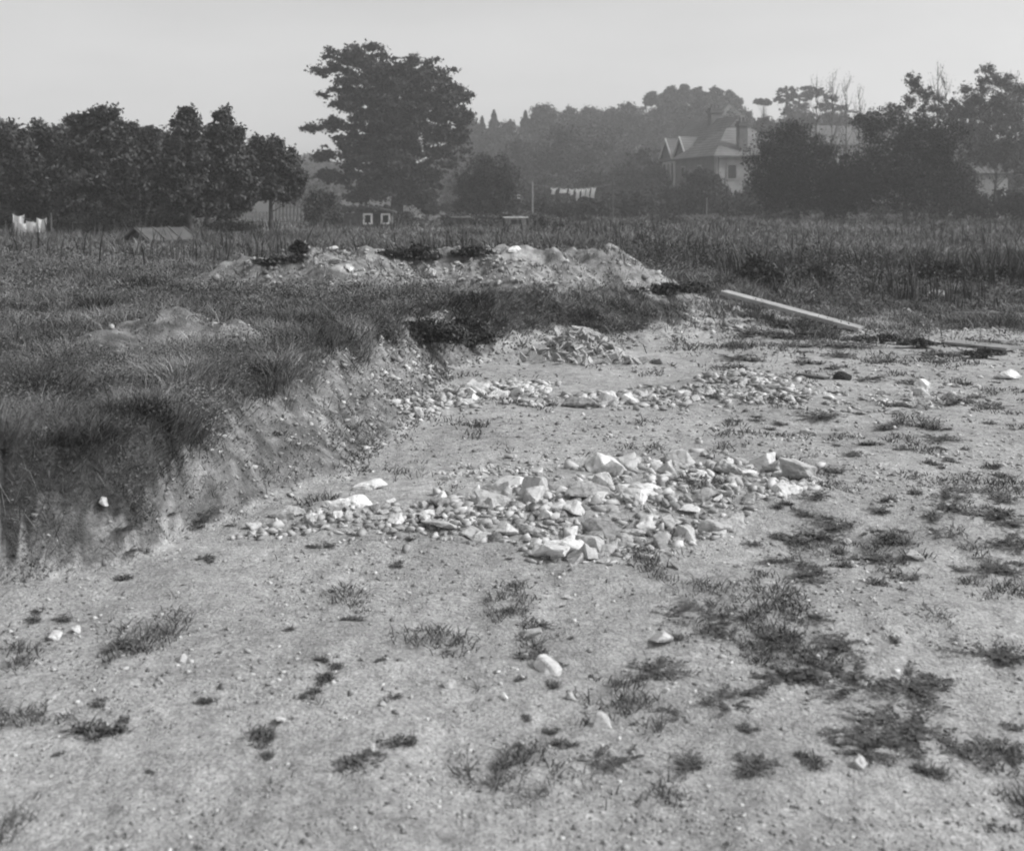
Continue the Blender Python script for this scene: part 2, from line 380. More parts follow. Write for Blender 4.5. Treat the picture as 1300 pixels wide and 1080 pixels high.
# small-leaved herbs tangled through it
X, Y, u = scatter(330000, 4.2, 22); v_ = veg(X, Y); pt = fbm(X*2.4, Y*2.4, 4, 140)
kp = rng.uniform(0, 1, len(X)) < v_*sm(.42, .58, pt); X, Y, pt = X[kp], Y[kp], pt[kp]
hh = (.02+.22*sm(.42, .7, pt))*rng.uniform(0, 1, len(X))
fX, fY, ft = face(260000, -3.6, -1.5, 4.2, 6.2); k = rng.uniform(0, 1, len(fX)) < veg(fX, fY)*sm(.36, .55, fbm(fX*6, fY*6, 3, 142)); fX, fY = fX[k], fY[k]
gX, gY, gt = face(200000, -2.3, 1.4, 6.0, 13.6); k = rng.uniform(0, 1, len(gX)) < (veg(gX, gY)*.6+.10)*sm(.42, .6, fbm(gX*6, gY*6, 3, 143)); X = np.concatenate([X, fX, gX[k]]); Y = np.concatenate([Y, fY, gY[k]])
hh = np.concatenate([hh, .10*rng.uniform(0, 1, len(fX)), .07*rng.uniform(0, 1, k.sum())]); X[-len(fX)-k.sum():] += .06*rng.uniform(-1, 1, len(fX)+k.sum()); Y[-len(fX)-k.sum():] -= .05*rng.uniform(0, 1, len(fX)+k.sum())
ft2 = np.ones(len(X)); ft2[-len(fX)-k.sum():] = 1.15
me = leaf_mesh('herbs', np.stack([X, Y, height(X, Y)+hh], -1), np.maximum(.006, .0011*Y)*np.where(ft2 > 1, 1.2, 1), ft2*(.45+1.1*fbm(X*4, Y*4, 3, 141))*rng.uniform(.5, 1.5, len(X)), 'grass', up=.8)
tag(obj('herbs', me), 'tangled small-leaved herbs growing through the bank grass', 'weeds', kind='stuff')
# rough field farther back
X, Y, u = scatter(330000, 22, 115)
cl = fbm(X*.55, Y*.55, 4, 101); pt = fbm(X*.12+3, Y*.3, 3, 103)
lawn = sm(285, 320, u)*(1-sm(380, 410, u))*sm(40, 44, Y) + sm(500, 520, u)*(1-sm(565, 590, u))*sm(60, 66, Y)
kp = rng.uniform(0, 1, len(X)) < .35+.8*sm(.35, .6, cl)
X, Y, u, cl, pt, lawn = (q[kp] for q in (X, Y, u, cl, pt, lawn))
hg = (.12+.34*sm(.35, .7, cl)+.22*sm(700, 1000, u)*sm(.35, .6, pt))*rng.uniform(.5, 1.2, len(X))*(1-.75*lawn)
hg = hg*(1-.35*sm(30, 60, Y)*(1-sm(650, 800, u)))
tn = (.60+1.15*sm(.25, .75, pt))*rng.uniform(.55, 1.45, len(X))*(1+.75*lawn)
tn = np.where(rng.uniform(0, 1, len(X)) < .05, tn*1.6, tn)
blades('field_grass', X, Y, hg, .00085*Y*rng.uniform(.8, 1.6, len(X)), rng.uniform(.2, 1.5, len(X)), tn,
       'rough grass of the open field running back to the trees')
X, Y, u = scatter(120000, 15, 80); pt = fbm(X*.9, Y*.45, 4, 170); pt2 = fbm(X*.25, Y*.2, 3, 171)
lw = sm(285, 320, u)*(1-sm(380, 410, u))*sm(38, 42, Y)
kp = rng.uniform(0, 1, len(X)) < veg(X, Y)*sm(.40, .58, pt)*(1-.9*lw); X, Y, u, pt, pt2 = X[kp], Y[kp], u[kp], pt[kp], pt2[kp]
hh = (.05+.55*sm(.42, .72, pt)*(.5+.5*sm(600, 900, u)))*rng.uniform(0, 1, len(X))
me = leaf_mesh('field_herbs', np.stack([X, Y, height(X, Y)+hh], -1), .0012*Y, (.45+.7*sm(.3, .7, pt2))*rng.uniform(.7, 1.3, len(X)), 'grass', up=.6)
tag(obj('field_herbs', me), 'leafy weeds growing in drifts over the rough field', 'weeds', kind='stuff')
# docks and thistles standing in the field
X, Y, u = scatter(22000, 17, 60)
pt = fbm(X*.7, Y*.35, 3, 111)
kp = (pt > .50-.10*sm(700, 900, u)) & (rng.uniform(0, 1, len(X)) < .35+.65*sm(650, 800, u))
X, Y, u, pt = X[kp], Y[kp], u[kp], pt[kp]
cell = .55; cx = (np.floor(X/cell)+.5)*cell; cy = (np.floor(Y/cell)+.5)*cell; X = X+(cx-X)*.75; Y = Y+(cy-Y)*.75
blades('tall_weeds', X, Y, (.40+.45*_h(np.floor(X/cell), np.floor(Y/cell), 9))*rng.uniform(.4, 1.1, len(X)), .0013*Y*rng.uniform(.7, 1.5, len(X)),
       rng.uniform(.05, .45, len(X)), (.5+.4*rng.uniform(0, 1, len(X))), 'dark docks and thistles standing tall in the rough field', 'weeds', 'weed')
# thin fringe on the pit floor and along the toes of the banks
X, Y, u = scatter(260000, 2.5, 19)
t_ = bank_t(X, Y); w = fbm(X*3.0, Y*2.2, 4, 120); w2 = fbm(X*14, Y*14, 2, 121)
gate = sm(.60, .70, w)*.8 + .5*sm(.01, .05, t_)*(1-sm(.2, .4, t_))*sm(.45, .6, w) + sm(.06, .25, t_)*sm(.42, .58, w)*.9 \
     + sm(.53, .62, w)*sm(860, 1000, u)*(.6+.4*sm(4, 6, Y)) + 1.2*sm(.42, .55, w)*sm(11.5, 13.5, Y)
hz_, hm_ = heaps(X, Y); gate = gate*(1-.75*hm_)*(1-.6*veg(X, Y))
kp = rng.uniform(0, 1, len(X)) < gate*sm(.35, .6, w2)
X, Y, u, w = X[kp], Y[kp], u[kp], w[kp]
fx_, fy_, ft_ = face(90000, -2.6, -.6, 4.6, 11); k = rng.uniform(0, 1, len(fx_)) < .30*sm(.46, .62, fbm(fx_*7, fy_*7, 3, 160)); fx_, fy_ = fx_[k], fy_[k]
X = np.concatenate([X, fx_]); Y = np.concatenate([Y, fy_]); w = np.concatenate([w, np.full(len(fx_), .6)])
blades('creeping_growth', X, Y, (.012+.030*sm(.5, .75, w))*rng.uniform(.4, 1.3, len(X))*(1+.05*Y), np.maximum(.004, .0009*Y)*rng.uniform(.7, 1.6, len(X)),
       rng.uniform(.4, 2.2, len(X)), (.55+.6*rng.uniform(0, 1, len(X))), 'low wisps of moss and creeping grass on the pit floor', 'ground cover', 'grass', -.004)

# ------------------------------------------------------------------ gravel
X, Y, u = scatter(46000, 2.5, 18)
t_ = bank_t(X, Y); hz_, hm_ = heaps(X, Y)
kp = rng.uniform(0, 1, len(X)) < (1-veg(X, Y))*(.10+1.0*sm(.45, .62, fbm(X*2.2, Y*2.2, 4, 130)))
X, Y, t_, hm_ = X[kp], Y[kp], t_[kp], hm_[kp]
fx_, fy_, ft_ = face(9000, -2.6, -.6, 4.5, 11); k = rng.uniform(0, 1, len(fx_)) < .5*(1-veg(fx_, fy_)); X = np.concatenate([X, fx_[k]]); Y = np.concatenate([Y, fy_[k]]); t_ = np.concatenate([t_, ft_[k]]); hm_ = np.concatenate([hm_, np.zeros(k.sum())])
n = len(X)
s = (.0012+.0046*rng.uniform(0, 1, n)**4)*np.maximum(Y, 3.4)*.55*(1+.5*(t_ > .05)*(t_ < .95)+.6*hm_)
base = np.array([[1,0,0],[-1,0,0],[0,1,0],[0,-1,0],[0,0,1],[0,0,-1],[.7,.6,.4],[-.6,.6,.5]], float)[:6]
tr = np.array([[0,2,4],[2,1,4],[1,3,4],[3,0,4],[2,0,5],[1,2,5],[3,1,5],[0,3,5]])
V = base[None]*rng.uniform(.6, 1.3, (n, 6, 1))*np.array([1, 1, .62]); V = V + rng.normal(0, .18, V.shape)
th = rng.uniform(0, 2*np.pi, n); c, sn = np.cos(th)[:,None], np.sin(th)[:,None]
V = np.stack([V[...,0]*c-V[...,1]*sn, V[...,0]*sn+V[...,1]*c, V[...,2]], -1)*s[:,None,None]
V = V + np.stack([X, Y, height(X, Y)+s*.15], -1)[:,None]
loops = (tr[None]+np.arange(n)[:,None,None]*6).reshape(-1)
me = np_mesh('gravel', V.reshape(-1, 3), 3, loops, tone=np.repeat(np.where(rng.uniform(0,1,n) < .25, rng.uniform(.40, .65, n), rng.uniform(.15, .38, n)), 6), mat=M['pebble'])
tag(obj('gravel', me), 'pale gravel and pebbles strewn over the bare pit floor and slopes', 'gravel', kind='stuff')

# ------------------------------------------------------------------ stones
def stone_mesh(i, nodular, flat, matn):
    r_ = np.random.default_rng(100+i)
    n = 9+i % 5; P = r_.normal(size=(n, 3)); P /= np.linalg.norm(P, axis=1, keepdims=True); P *= r_.uniform(.75, 1.05, (n, 1))
    P *= np.array([1, r_.uniform(.6, .95), flat])
    bm = bmesh.new(); [bm.verts.new(p) for p in P]
    g = bmesh.ops.convex_hull(bm, input=bm.verts[:]); bmesh.ops.delete(bm, geom=[v for v in bm.verts if not v.link_faces], context='VERTS')
    bmesh.ops.bevel(bm, geom=bm.edges[:], offset=.07, segments=1, affect='EDGES', clamp_overlap=True)
    bmesh.ops.triangulate(bm, faces=bm.faces[:])
    for _ in range(3):
        es = [e for e in bm.edges if e.calc_length() > .16]
        if es: bmesh.ops.subdivide_edges(bm, edges=es, cuts=1); bmesh.ops.triangulate(bm, faces=bm.faces[:])
    Q = np.array([v.co[:] for v in bm.verts]); L_ = np.linalg.norm(Q, axis=1, keepdims=True); D = Q/L_
    hol = r_.normal(size=(3, 3)); hol /= np.linalg.norm(hol, axis=1, keepdims=True)
    k = 1-.30*np.exp(-((1-D@hol.T)/.07)).sum(1)*(1 if nodular else .5)
    k = k*(1+.30*(fbm(Q[:,0]*2.4+i*7, Q[:,1]*2.4+Q[:,2]*1.7, 3, 200+i)-.5)+.16*(fbm(Q[:,0]*8+i, Q[:,2]*8+Q[:,1]*5, 2, 300+i)-.5))
    for v, p in zip(bm.verts, Q*k[:,None]): v.co = p
    me = bpy.data.meshes.new('stone'); bm.to_mesh(me); bm.free(); me.materials.append(M[matn])
    return me
STONES = [stone_mesh(i, i % 2 == 0, [.50, .70, .38, .60][i % 4], 'flint' if i % 3 == 1 else 'flint_white') for i in range(15)]
def slab_mesh(i):
    r_ = random.Random(500+i); k = r_.randint(4, 6); mb = MB()
    pts = []
    for j in range(k):
        a = 2*math.pi*(j+r_.uniform(-.25, .25))/k; q = r_.uniform(.6, 1.05); pts.append((math.cos(a)*q, math.sin(a)*q*.8, 0))
    mb.prism(pts, (0, 0, r_.uniform(.2, .42)))
    bmesh.ops.recalc_face_normals(mb.bm, faces=mb.bm.faces)
    bmesh.ops.bevel(mb.bm, geom=list(mb.bm.edges), offset=.03, segments=1, affect='EDGES')
    me = bpy.data.meshes.new('broken_slab'); mb.bm.to_mesh(me); mb.bm.free(); me.materials.append(M['slab']); return me
SLABS = [slab_mesh(i) for i in range(8)]
def put_stone(u, v, wpx, label, group, lift=.02, me=None, name='flint_stone', tilt=.28, zadd=0., cat='stone', sq=1.0):
    p = gpos(u, v); s = wpx/F*p.y/2*1.5
    o = bpy.data.objects.new(name, me or random.choice(STONES)); link(o)
    o.location = (p.x, p.y, p.z + s*lift + zadd)
    o.rotation_euler = (random.gauss(0, tilt), random.gauss(0, tilt), random.uniform(0, 6.28))
    o.scale = (s, s*random.uniform(.85, 1.1), s*random.uniform(.7, 1.05)*sq)
    return tag(o, label, cat, group)
def band(n, path, half, wr, label, group, **k):
    """stones along a pixel polyline (u, v, half width in v)"""
    seg = [math.hypot(b[0]-a[0], b[1]-a[1]) for a, b in zip(path, path[1:])]; tot = sum(seg)
    for i in range(n):
        q = random.uniform(0, tot); j = 0
        while q > seg[j]: q -= seg[j]; j += 1
        f = q/seg[j]; a, b = path[j], path[j+1]
        h_ = a[2]+(b[2]-a[2])*f
        v = a[1]+(b[1]-a[1])*f + random.gauss(0, .5)*h_; u = a[0]+(b[0]-a[0])*f + random.uniform(-8, 8)
        big = random.random()**1.6; w = wr[0]+(wr[1]-wr[0])*big
        put_stone(u, v, w, label, group, **k)
G1 = 'white flints of the near rubble spread'
L1 = 'rough white flint lying in the broad near spread of rubble on the pit floor'
band(38, [(318,668,5),(400,650,12),(480,648,18),(560,655,22),(640,668,18),(730,672,12)], 0, (16, 42), L1, G1)
band(50, [(560,640,12),(660,632,16),(760,625,20),(860,622,26),(960,625,22),(1030,610,8)], 0, (22, 56), L1, G1)
band(28, [(760,600,8),(840,590,12),(920,590,12),(990,600,8)], 0, (18, 52), L1, G1)
band(22, [(680,700,8),(760,692,20),(860,684,18),(940,665,10)], 0, (22, 56), L1, G1)
band(10, [(560,605,6),(640,595,8),(690,600,6)], 0, (12, 28), L1, G1)
G2 = 'flints of the far rubble line'
L2 = 'pale flint in the ragged far line of rubble across the pit floor'
band(9, [(520,535,4),(560,508,5),(610,500,8)], 0, (16, 36), L2, G2)
band(11, [(600,498,8),(690,500,8)], 0, (18, 40), L2, G2)
band(14, [(740,512,6),(800,508,8),(860,505,7)], 0, (16, 38), L2, G2)
band(14, [(870,500,8),(940,498,10),(1010,506,8)], 0, (12, 30), L2, G2)
band(8, [(1010,506,8),(1100,512,10),(1240,505,10)], 0, (12, 30), L2, G2)
# the named ones
for u, v, w, lab in [
 (768,614,34,'large smooth boulder at the left of the upper rubble cluster'),
 (735,622,26,'smooth low boulder touching the left of the larger boulder'),
 (560,672,46,'biggest craggy white flint at the front edge of the near rubble'),
 (610,685,22,'flat white flint just right of the biggest craggy one'),
 (697,706,52,'low white slab-like flint lying alone before the rubble'),
 (772,702,26,'small white flint right of the low slab-like one'),
 (820,668,30,'upright pale flint with a dark hollow in the rubble front'),
 (850,665,30,'broad rounded pale flint in the right part of the rubble'),
 (1010,608,62,'long pale flint at the right end of the near rubble'),
 (540,662,24,'wedge-shaped white flint at the foot of the near rubble'),
 (470,620,34,'low white flint on the dirt above the near rubble'),
 (132,640,18,'square white flint stuck in the near left bank'),
 (278,575,9,'small bright flint on the gravel slope'),
 (1020,550,18,'round pale stone alone on the dark ground right of centre'),
 (1280,480,32,'large humped pale stone at the right edge of the pit'),
 (672,808,28,'bright white flint above a dark tuft in the foreground'),
 (696,850,40,'jagged white flint in the middle foreground'),
 (763,920,24,'oval white flint near the bottom middle'),
 (725,886,17,'small round white flint in the middle foreground'),
 (752,903,20,'pale flat flint between the round and the oval one'),
 (640,886,14,'thin white flint chip in the middle foreground'),
 (1120,878,0,''),
 (845,878,12,'small bright flint beside a weed right of the middle foreground'),
 (838,815,36,'flat dull stone left of the dark weeds in the foreground'),
 (570,872,22,'grey rounded stone half buried in the foreground'),
 (345,868,14,'upright white flint chip in the left foreground'),
 (356,916,22,'flat white flint in the lower left foreground'),
 (230,838,18,'white flint chip alone in the left foreground'),
 (70,810,22,'white flint at the far left of the foreground'),
 (97,802,18,'dull flint beside the white one at the far left'),
 (472,952,16,'white flint near the bottom edge left of the middle'),
 (722,760,12,'small white flint in the open dirt before the rubble'),
 (745,965,12,'flint chip near the bottom edge'),
 (1090,972,26,'pale flat stone near the bottom right'),
 (1280,800,0,''),
 (1135,525,22,'pale stone in the scattered line at the right'),
 (1170,494,22,'broad pale stone at the right of the far rubble'),
 (1075,690,14,'small pale chip on the weedy right slope'),
 (1160,708,22,'white flint chip among the weeds on the right slope'),
 (962,788,0,''),
 (875,650,26,'rounded pale flint at the core of the near rubble'),
 (652,318,16,'single bright boulder on the crest of the long spoil heap'),
 (422,317,13,'bright flint on the left crest of the long spoil heap'),
 (1192,378,26,'pale mound-like stone on the rough ground at the far right'),
 (1290,372,12,'small bright stone at the far right edge'),
 ]:
    if w: put_stone(u, v, w, lab, None, sq=(.5 if w > 45 else 1.0), lift=.2, me=random.choice([m for m in STONES if m.materials[0] == M['flint_white']]), tilt=.25)
band(30, [(400,335,6),(460,345,14),(540,350,16),(610,360,12),(665,366,6)], 0, (5, 15), 'pale flint on the face of the long spoil heap', 'flints on the long spoil heap', lift=.4)
band(6, [(580,335,6),(680,330,8)], 0, (5, 10), 'pale flint on the face of the long spoil heap', 'flints on the long spoil heap', lift=.4)
band(5, [(75,452,5),(150,445,8),(200,440,10),(250,446,8)], 0, (5, 12), 'pale flint on the small spoil mound in the grass', 'flints on the small mound')
# the small stuff between them: broken flint nobody could count
def rubble(specs):
    VV = []; LL = []; TT = []; nb = 0
    for n, path, wr in specs:
        path = np.array(path, float); seg = np.hypot(*(path[1:,:2]-path[:-1,:2]).T); cum = np.concatenate([[0], np.cumsum(seg)])
        for i in range(n):
            q = rng.uniform(0, cum[-1]); j = min(np.searchsorted(cum, q, 'right')-1, len(seg)-1); f = (q-cum[j])/seg[j]
            u, v, h_ = path[j]+(path[j+1]-path[j])*f; u += rng.normal(0, 9); v += rng.normal(0, .62)*h_
            y = float(np.interp(-v, -GV_V, GV_Y)); x = (u-CU)/F*y
            s_ = rng.uniform(*wr)/F*y/2
            me = random.choice(CHIPS); th = rng.uniform(0, 6.28); c, sn = math.cos(th), math.sin(th); tl = rng.normal(0, .5)
            P = me[0]*rng.uniform(.7, 1.3, 3); P = np.stack([P[:,0], P[:,1]*math.cos(tl)-P[:,2]*math.sin(tl), P[:,1]*math.sin(tl)+P[:,2]*math.cos(tl)], -1)
            P = np.stack([P[:,0]*c-P[:,1]*sn, P[:,0]*sn+P[:,1]*c, P[:,2]], -1)*s_
            VV.append((P, x, y, s_)); LL.append(me[1]+nb); nb += len(P); TT.append(np.full(len(P), rng.uniform(.20, .62)))
    xs = np.array([q[1] for q in VV]); ys = np.array([q[2] for q in VV]); zs = height(xs, ys)
    V = np.concatenate([P+np.array([x, y, z+s_*.1]) for (P, x, y, s_), z in zip(VV, zs)])
    return np_mesh('rubble', V, 3, np.concatenate(LL).ravel(), tone=np.concatenate(TT), mat=M['pebble'])
CHIPS = []
for i in range(14):
    r_ = np.random.default_rng(i+40); bm = bmesh.new(); n = 8+i % 4
    P = r_.normal(size=(n, 3)); P /= np.linalg.norm(P, axis=1, keepdims=True); P *= r_.uniform(.7, 1.1, (n, 1))*np.array([1, .8, .5])
    [bm.verts.new(p) for p in P]; bmesh.ops.convex_hull(bm, input=bm.verts[:]); bmesh.ops.delete(bm, geom=[v for v in bm.verts if not v.link_faces], context='VERTS')
    bmesh.ops.triangulate(bm, faces=bm.faces[:]); bm.verts.index_update()
    CHIPS.append((np.array([q.co[:] for q in bm.verts]), np.array([[q.index for q in f.verts] for f in bm.faces]))); bm.free()
GV_Y = np.geomspace(3, 20, 400); GV_V = CV+(H-height(GV_Y*.12, GV_Y))/GV_Y*F; GV_V = np.minimum.accumulate(GV_V)
tag(obj('rubble', rubble([
 (460, [(310,668,6),(400,650,14),(480,650,20),(560,655,26),(640,664,24),(730,668,18)], (7, 24)),
 (700, [(560,640,14),(660,632,20),(760,622,26),(860,618,30),(960,612,24),(1035,606,10)], (8, 27)),
 (340, [(670,702,8),(760,690,24),(860,684,22),(940,660,14)], (8, 24)),
 (150, [(560,600,10),(640,592,12),(700,596,10)], (5, 15)),
 (520, [(510,534,6),(560,508,8),(620,500,10),(700,500,10)], (6, 21)),
 (250, [(730,512,8),(800,508,10),(870,506,8)], (6, 22)),
 (430, [(880,500,10),(940,494,14),(1010,504,12)], (5, 20)),
 (200, [(1010,506,12),(1100,512,14),(1250,500,14)], (4, 15)),
 (420, [(1000,560,20),(1150,620,30),(1290,560,30)], (3, 8)),
 (190, [(60,850,55),(600,870,60),(1250,860,60)], (4, 15)),
 (120, [(60,780,30),(600,760,30),(1250,760,40)], (4, 12)),
 (260, [(1050,385,10),(1180,390,18),(1300,400,22)], (3, 9)),
 ])), 'broken flint rubble filling the gaps between the larger stones', 'rubble', kind='stuff')
n = 1100; X = rng.uniform(-3.6, 2.1, n); Y = rng.normal(14.45, .38, n); zz_, mm_ = heaps(X, Y); kp = (mm_ > .3) & (rng.uniform(0, 1, n) < np.where(X < -.1, .25+.75*sm(-2.2, -.3, X), .35)); X, Y = X[kp], Y[kp]
Vs = []; Ls = []; Ts = []; nb = 0
for x, y, z in zip(X, Y, height(X, Y)):
    P, T_ = random.choice(CHIPS); s_ = random.uniform(.015, .055); Vs.append(P[:, rng.permutation(3)]*s_+np.array([x, y, z+s_*.2])); Ls.append(T_+nb); nb += len(P); Ts.append(np.full(len(P), random.uniform(.18, .50)))
tag(obj('heap_stones', np_mesh('heap_stones', np.concatenate(Vs), 3, np.concatenate(Ls).ravel(), tone=np.concatenate(Ts), mat=M['pebble'])), 'small broken stones mixed into the long spoil heap', 'rubble', kind='stuff')
# heap of broken slabs
for i in range(170):
    a = random.gauss(0, .45); u = 735+a*72 + 8; tp = max(0, 1-abs(a+.15)**1.5)
    v = random.uniform(461-42*tp, 463); p = gpos(u, v); s = random.uniform(.04, .095)
    o = bpy.data.objects.new('broken_slab', random.choice(SLABS)); link(o)
    o.location = (p.x, p.y, p.z+random.uniform(.0,.05)); o.scale = (s*1.2, s*.9, s*.7)
    o.rotation_euler = (random.gauss(.4, .6), random.gauss(0, .6), random.uniform(0, 6.28))
    tag(o, 'flat broken slab in the heap of rubble at the back of the pit', 'broken slab', 'broken slabs in the heap')

# ------------------------------------------------------------------ weeds on the pit floor
def tuft_mesh(i):
    r_ = np.random.default_rng(900+i); nc = 5+i % 5; th = r_.uniform(0, 6.28)
    c = np.stack([r_.normal(0, .30, nc), r_.normal(0, .20, nc)], -1); c = np.stack([c[:,0]*math.cos(th)-c[:,1]*math.sin(th), c[:,0]*math.sin(th)+c[:,1]*math.cos(th)], -1)
    n = 230; k = r_.choice(nc, n, p=r_.dirichlet(np.ones(nc)*2)); x = c[k,0]+r_.normal(0, .09, n); y = c[k,1]+r_.normal(0, .09, n)
    a = r_.uniform(0, 6.28, n); L_ = r_.uniform(.08, .34, n)*(.6+.8*r_.uniform(0, 1, nc)[k]); up = r_.uniform(.1, 1.1, n)
    w = r_.uniform(.012, .034, n); px_, py_ = -np.sin(a)*w, np.cos(a)*w
    V = np.empty((n, 5, 3)); z0 = np.full(n, -.02)
    V[:,0] = np.stack([x-px_*.5, y-py_*.5, z0], -1); V[:,1] = np.stack([x+px_*.5, y+py_*.5, z0], -1)
    mx, my, mz = x+np.cos(a)*L_*.5, y+np.sin(a)*L_*.5, L_*up*.8
    V[:,2] = np.stack([mx+px_, my+py_, mz], -1); V[:,3] = np.stack([mx-px_, my-py_, mz], -1)
    V[:,4] = np.stack([x+np.cos(a)*L_, y+np.sin(a)*L_, L_*up*r_.uniform(.2, 1.6, n)], -1)
    b = np.arange(n)*5; tri = np.stack([b, b+1, b+2, b, b+2, b+3, b+3, b+2, b+4], -1).reshape(-1)
    return np_mesh('weed_tuft', V.reshape(-1,3), 3, tri, tone=np.repeat(r_.uniform(.6, 1.8, n), 5), mat=M['weed'])
def leafy_mesh(i):
    r_ = np.random.default_rng(950+i); C_ = []; D_ = []
    oo = r_.normal(0, .22, (4, 2))
    for s_ in range(24+i % 6):
        ox, oy = oo[s_ % 4]; a = r_.uniform(0, 2*np.pi); L_ = r_.uniform(.25, .95); up = r_.uniform(.1, .65)
        for q in np.linspace(.12, 1, 10):
            for sd in (-1, 1):
                b_ = a + sd*r_.uniform(.5, 1.2)
                C_.append((ox+math.cos(a)*L_*q, oy+math.sin(a)*L_*q, .02+up*L_*math.sin(q*1.9)*.6)); D_.append((math.cos(b_), math.sin(b_), r_.uniform(-.2, .6)))
    C_ = np.array(C_); D_ = np.array(D_); n = len(C_); D_ /= np.linalg.norm(D_, axis=1, keepdims=True)
    S = np.cross(D_, r_.normal(0, .4, (n, 3))+np.array([0,0,1])); S /= np.linalg.norm(S, axis=1, keepdims=True)
    L_ = r_.uniform(.06, .15, n)[:,None]; W = L_*.28
    V = np.stack([C_, C_+D_*L_*.5+S*W, C_+D_*L_, C_+D_*L_*.5-S*W], 1)
    return np_mesh('leafy_weed', V.reshape(-1,3), 4, np.arange(4*n), tone=np.repeat(r_.uniform(.6, 1.4, n), 4), mat=M['weed'])
TUFTS = [tuft_mesh(i) for i in range(12)]; LEAFY = [leafy_mesh(i) for i in range(7)]
def put_weed(u, v, wpx, label, group=None, leafy=False, flat=.55):
    p = gpos(u, v); s = wpx/F*p.y/2*(1.3 if leafy else 1.1)
    o = bpy.data.objects.new('leafy_weed' if leafy else 'weed_tuft', random.choice(LEAFY if leafy else TUFTS)); link(o)
    o.location = p; o.rotation_euler = (0, 0, random.uniform(0, 6.28)); o.scale = (s, s, s*flat*random.uniform(.8, 1.2))
    return tag(o, label, 'weed', group)
for u, v, w, lf, lab in [
 (668,830,74,0,'dark round tuft below the bright white flint'),
 (648,775,44,0,'low tuft in the open dirt before the rubble'),
 (565,828,26,0,'small tuft left of the dark round one'),
 (410,862,70,0,'long dark tuft in the left foreground'),
 (160,822,80,0,'spreading tuft in the left foreground'),
 (120,928,110,0,'wide low tuft near the lower left corner'),
 (325,935,90,0,'dark wide tuft near the bottom left'),
 (450,972,100,0,'dark tuft at the bottom edge left of the middle'),
 (500,945,80,0,'sparse tuft above the bottom edge'),
 (640,975,70,0,'spiky tuft at the bottom edge in the middle'),
 (715,945,60,0,'tuft below the oval white flint'),
 (820,855,90,1,'leafy weed spreading right of the middle foreground'),
 (885,785,95,1,'dark leafy weed on the dirt below the right rubble end'),
 (865,810,40,0,'small tuft below the dark leafy weed'),
 (1030,785,60,1,'pointed weed lying on the dirt at centre right'),
 (1035,865,120,1,'large feathery weed in the right foreground'),
 (1165,868,110,1,'large dark bushy weed in the right foreground'),
 (1150,930,130,1,'broad weed below the dark bushy one'),
 (1110,950,100,1,'ragged weed near the bottom right'),
 (1265,840,90,1,'tall twiggy weed near the right edge'),
 (1115,742,60,0,'dark tuft with upright blades right of centre'),
 (1275,660,70,1,'dark leafy weed at the right edge of the slope'),
 (1150,690,80,0,'dark tuft in the weedy strip on the right slope'),
 (1065,668,50,0,'small dark tuft below the right rubble end'),
 (1280,960,80,1,'weed at the lower right corner'),
 (930,890,80,1,'flat weed in the foreground right of the middle'),
 (1060,600,60,0,'tuft on the dark ground right of the long flint'),
 (1040,530,60,1,'dark weed in the far rubble at right'),
 (505,720,34,0,'thin tuft in the dirt below the near rubble'),
 (155,735,46,0,'dark tuft at the foot of the near left bank'),
 (270,890,50,0,'tuft in the left foreground above the wide dark one'),
 (780,965,60,1,'weed at the bottom edge right of the middle'),
 (1240,505,30,1,'star-shaped weed near the right edge of the pit'),
 (700,930,40,0,'faint tuft in the middle foreground'),
 ]:
    put_weed(u, v, w, lab, leafy=bool(lf))
for reg, n, wr, lab, grp, lf in [
 ((950,1290,640,735), 34, (28, 70), 'low dark weed in the strip across the right slope', 'weeds on the right slope', .5),
 ((1000,1290,540,640), 26, (22, 60), 'low dark weed in the strip across the right slope', 'weeds on the right slope', .3),
 ((850,1290,800,985), 20, (30, 80), 'straggling weed of the right foreground', 'weeds in the right foreground', .7),
 ((20,820,760,985), 26, (16, 50), 'small straggly tuft on the foreground dirt', 'small tufts in the foreground', .1),
 ((900,1290,480,545), 24, (20, 54), 'dark weed between the stones of the far rubble', 'weeds in the far rubble', .5),
 ((150,300,640,712), 12, (20, 50), 'weed at the foot of the left bank', 'weeds under the left bank', .4),
 ((320,960,650,715), 16, (14, 34), 'weed growing between the near rubble stones', 'weeds in the near rubble', .3),
 ((900,1290,372,470), 60, (20, 70), 'dark tuft on the rough ground near the plank', 'tufts near the plank', .4)]:
    for i in range(n):
        u = random.uniform(reg[0], reg[1]); v = random.uniform(reg[2], reg[3])
        put_weed(u, v, random.uniform(*wr), lab, grp, leafy=random.random() < lf)

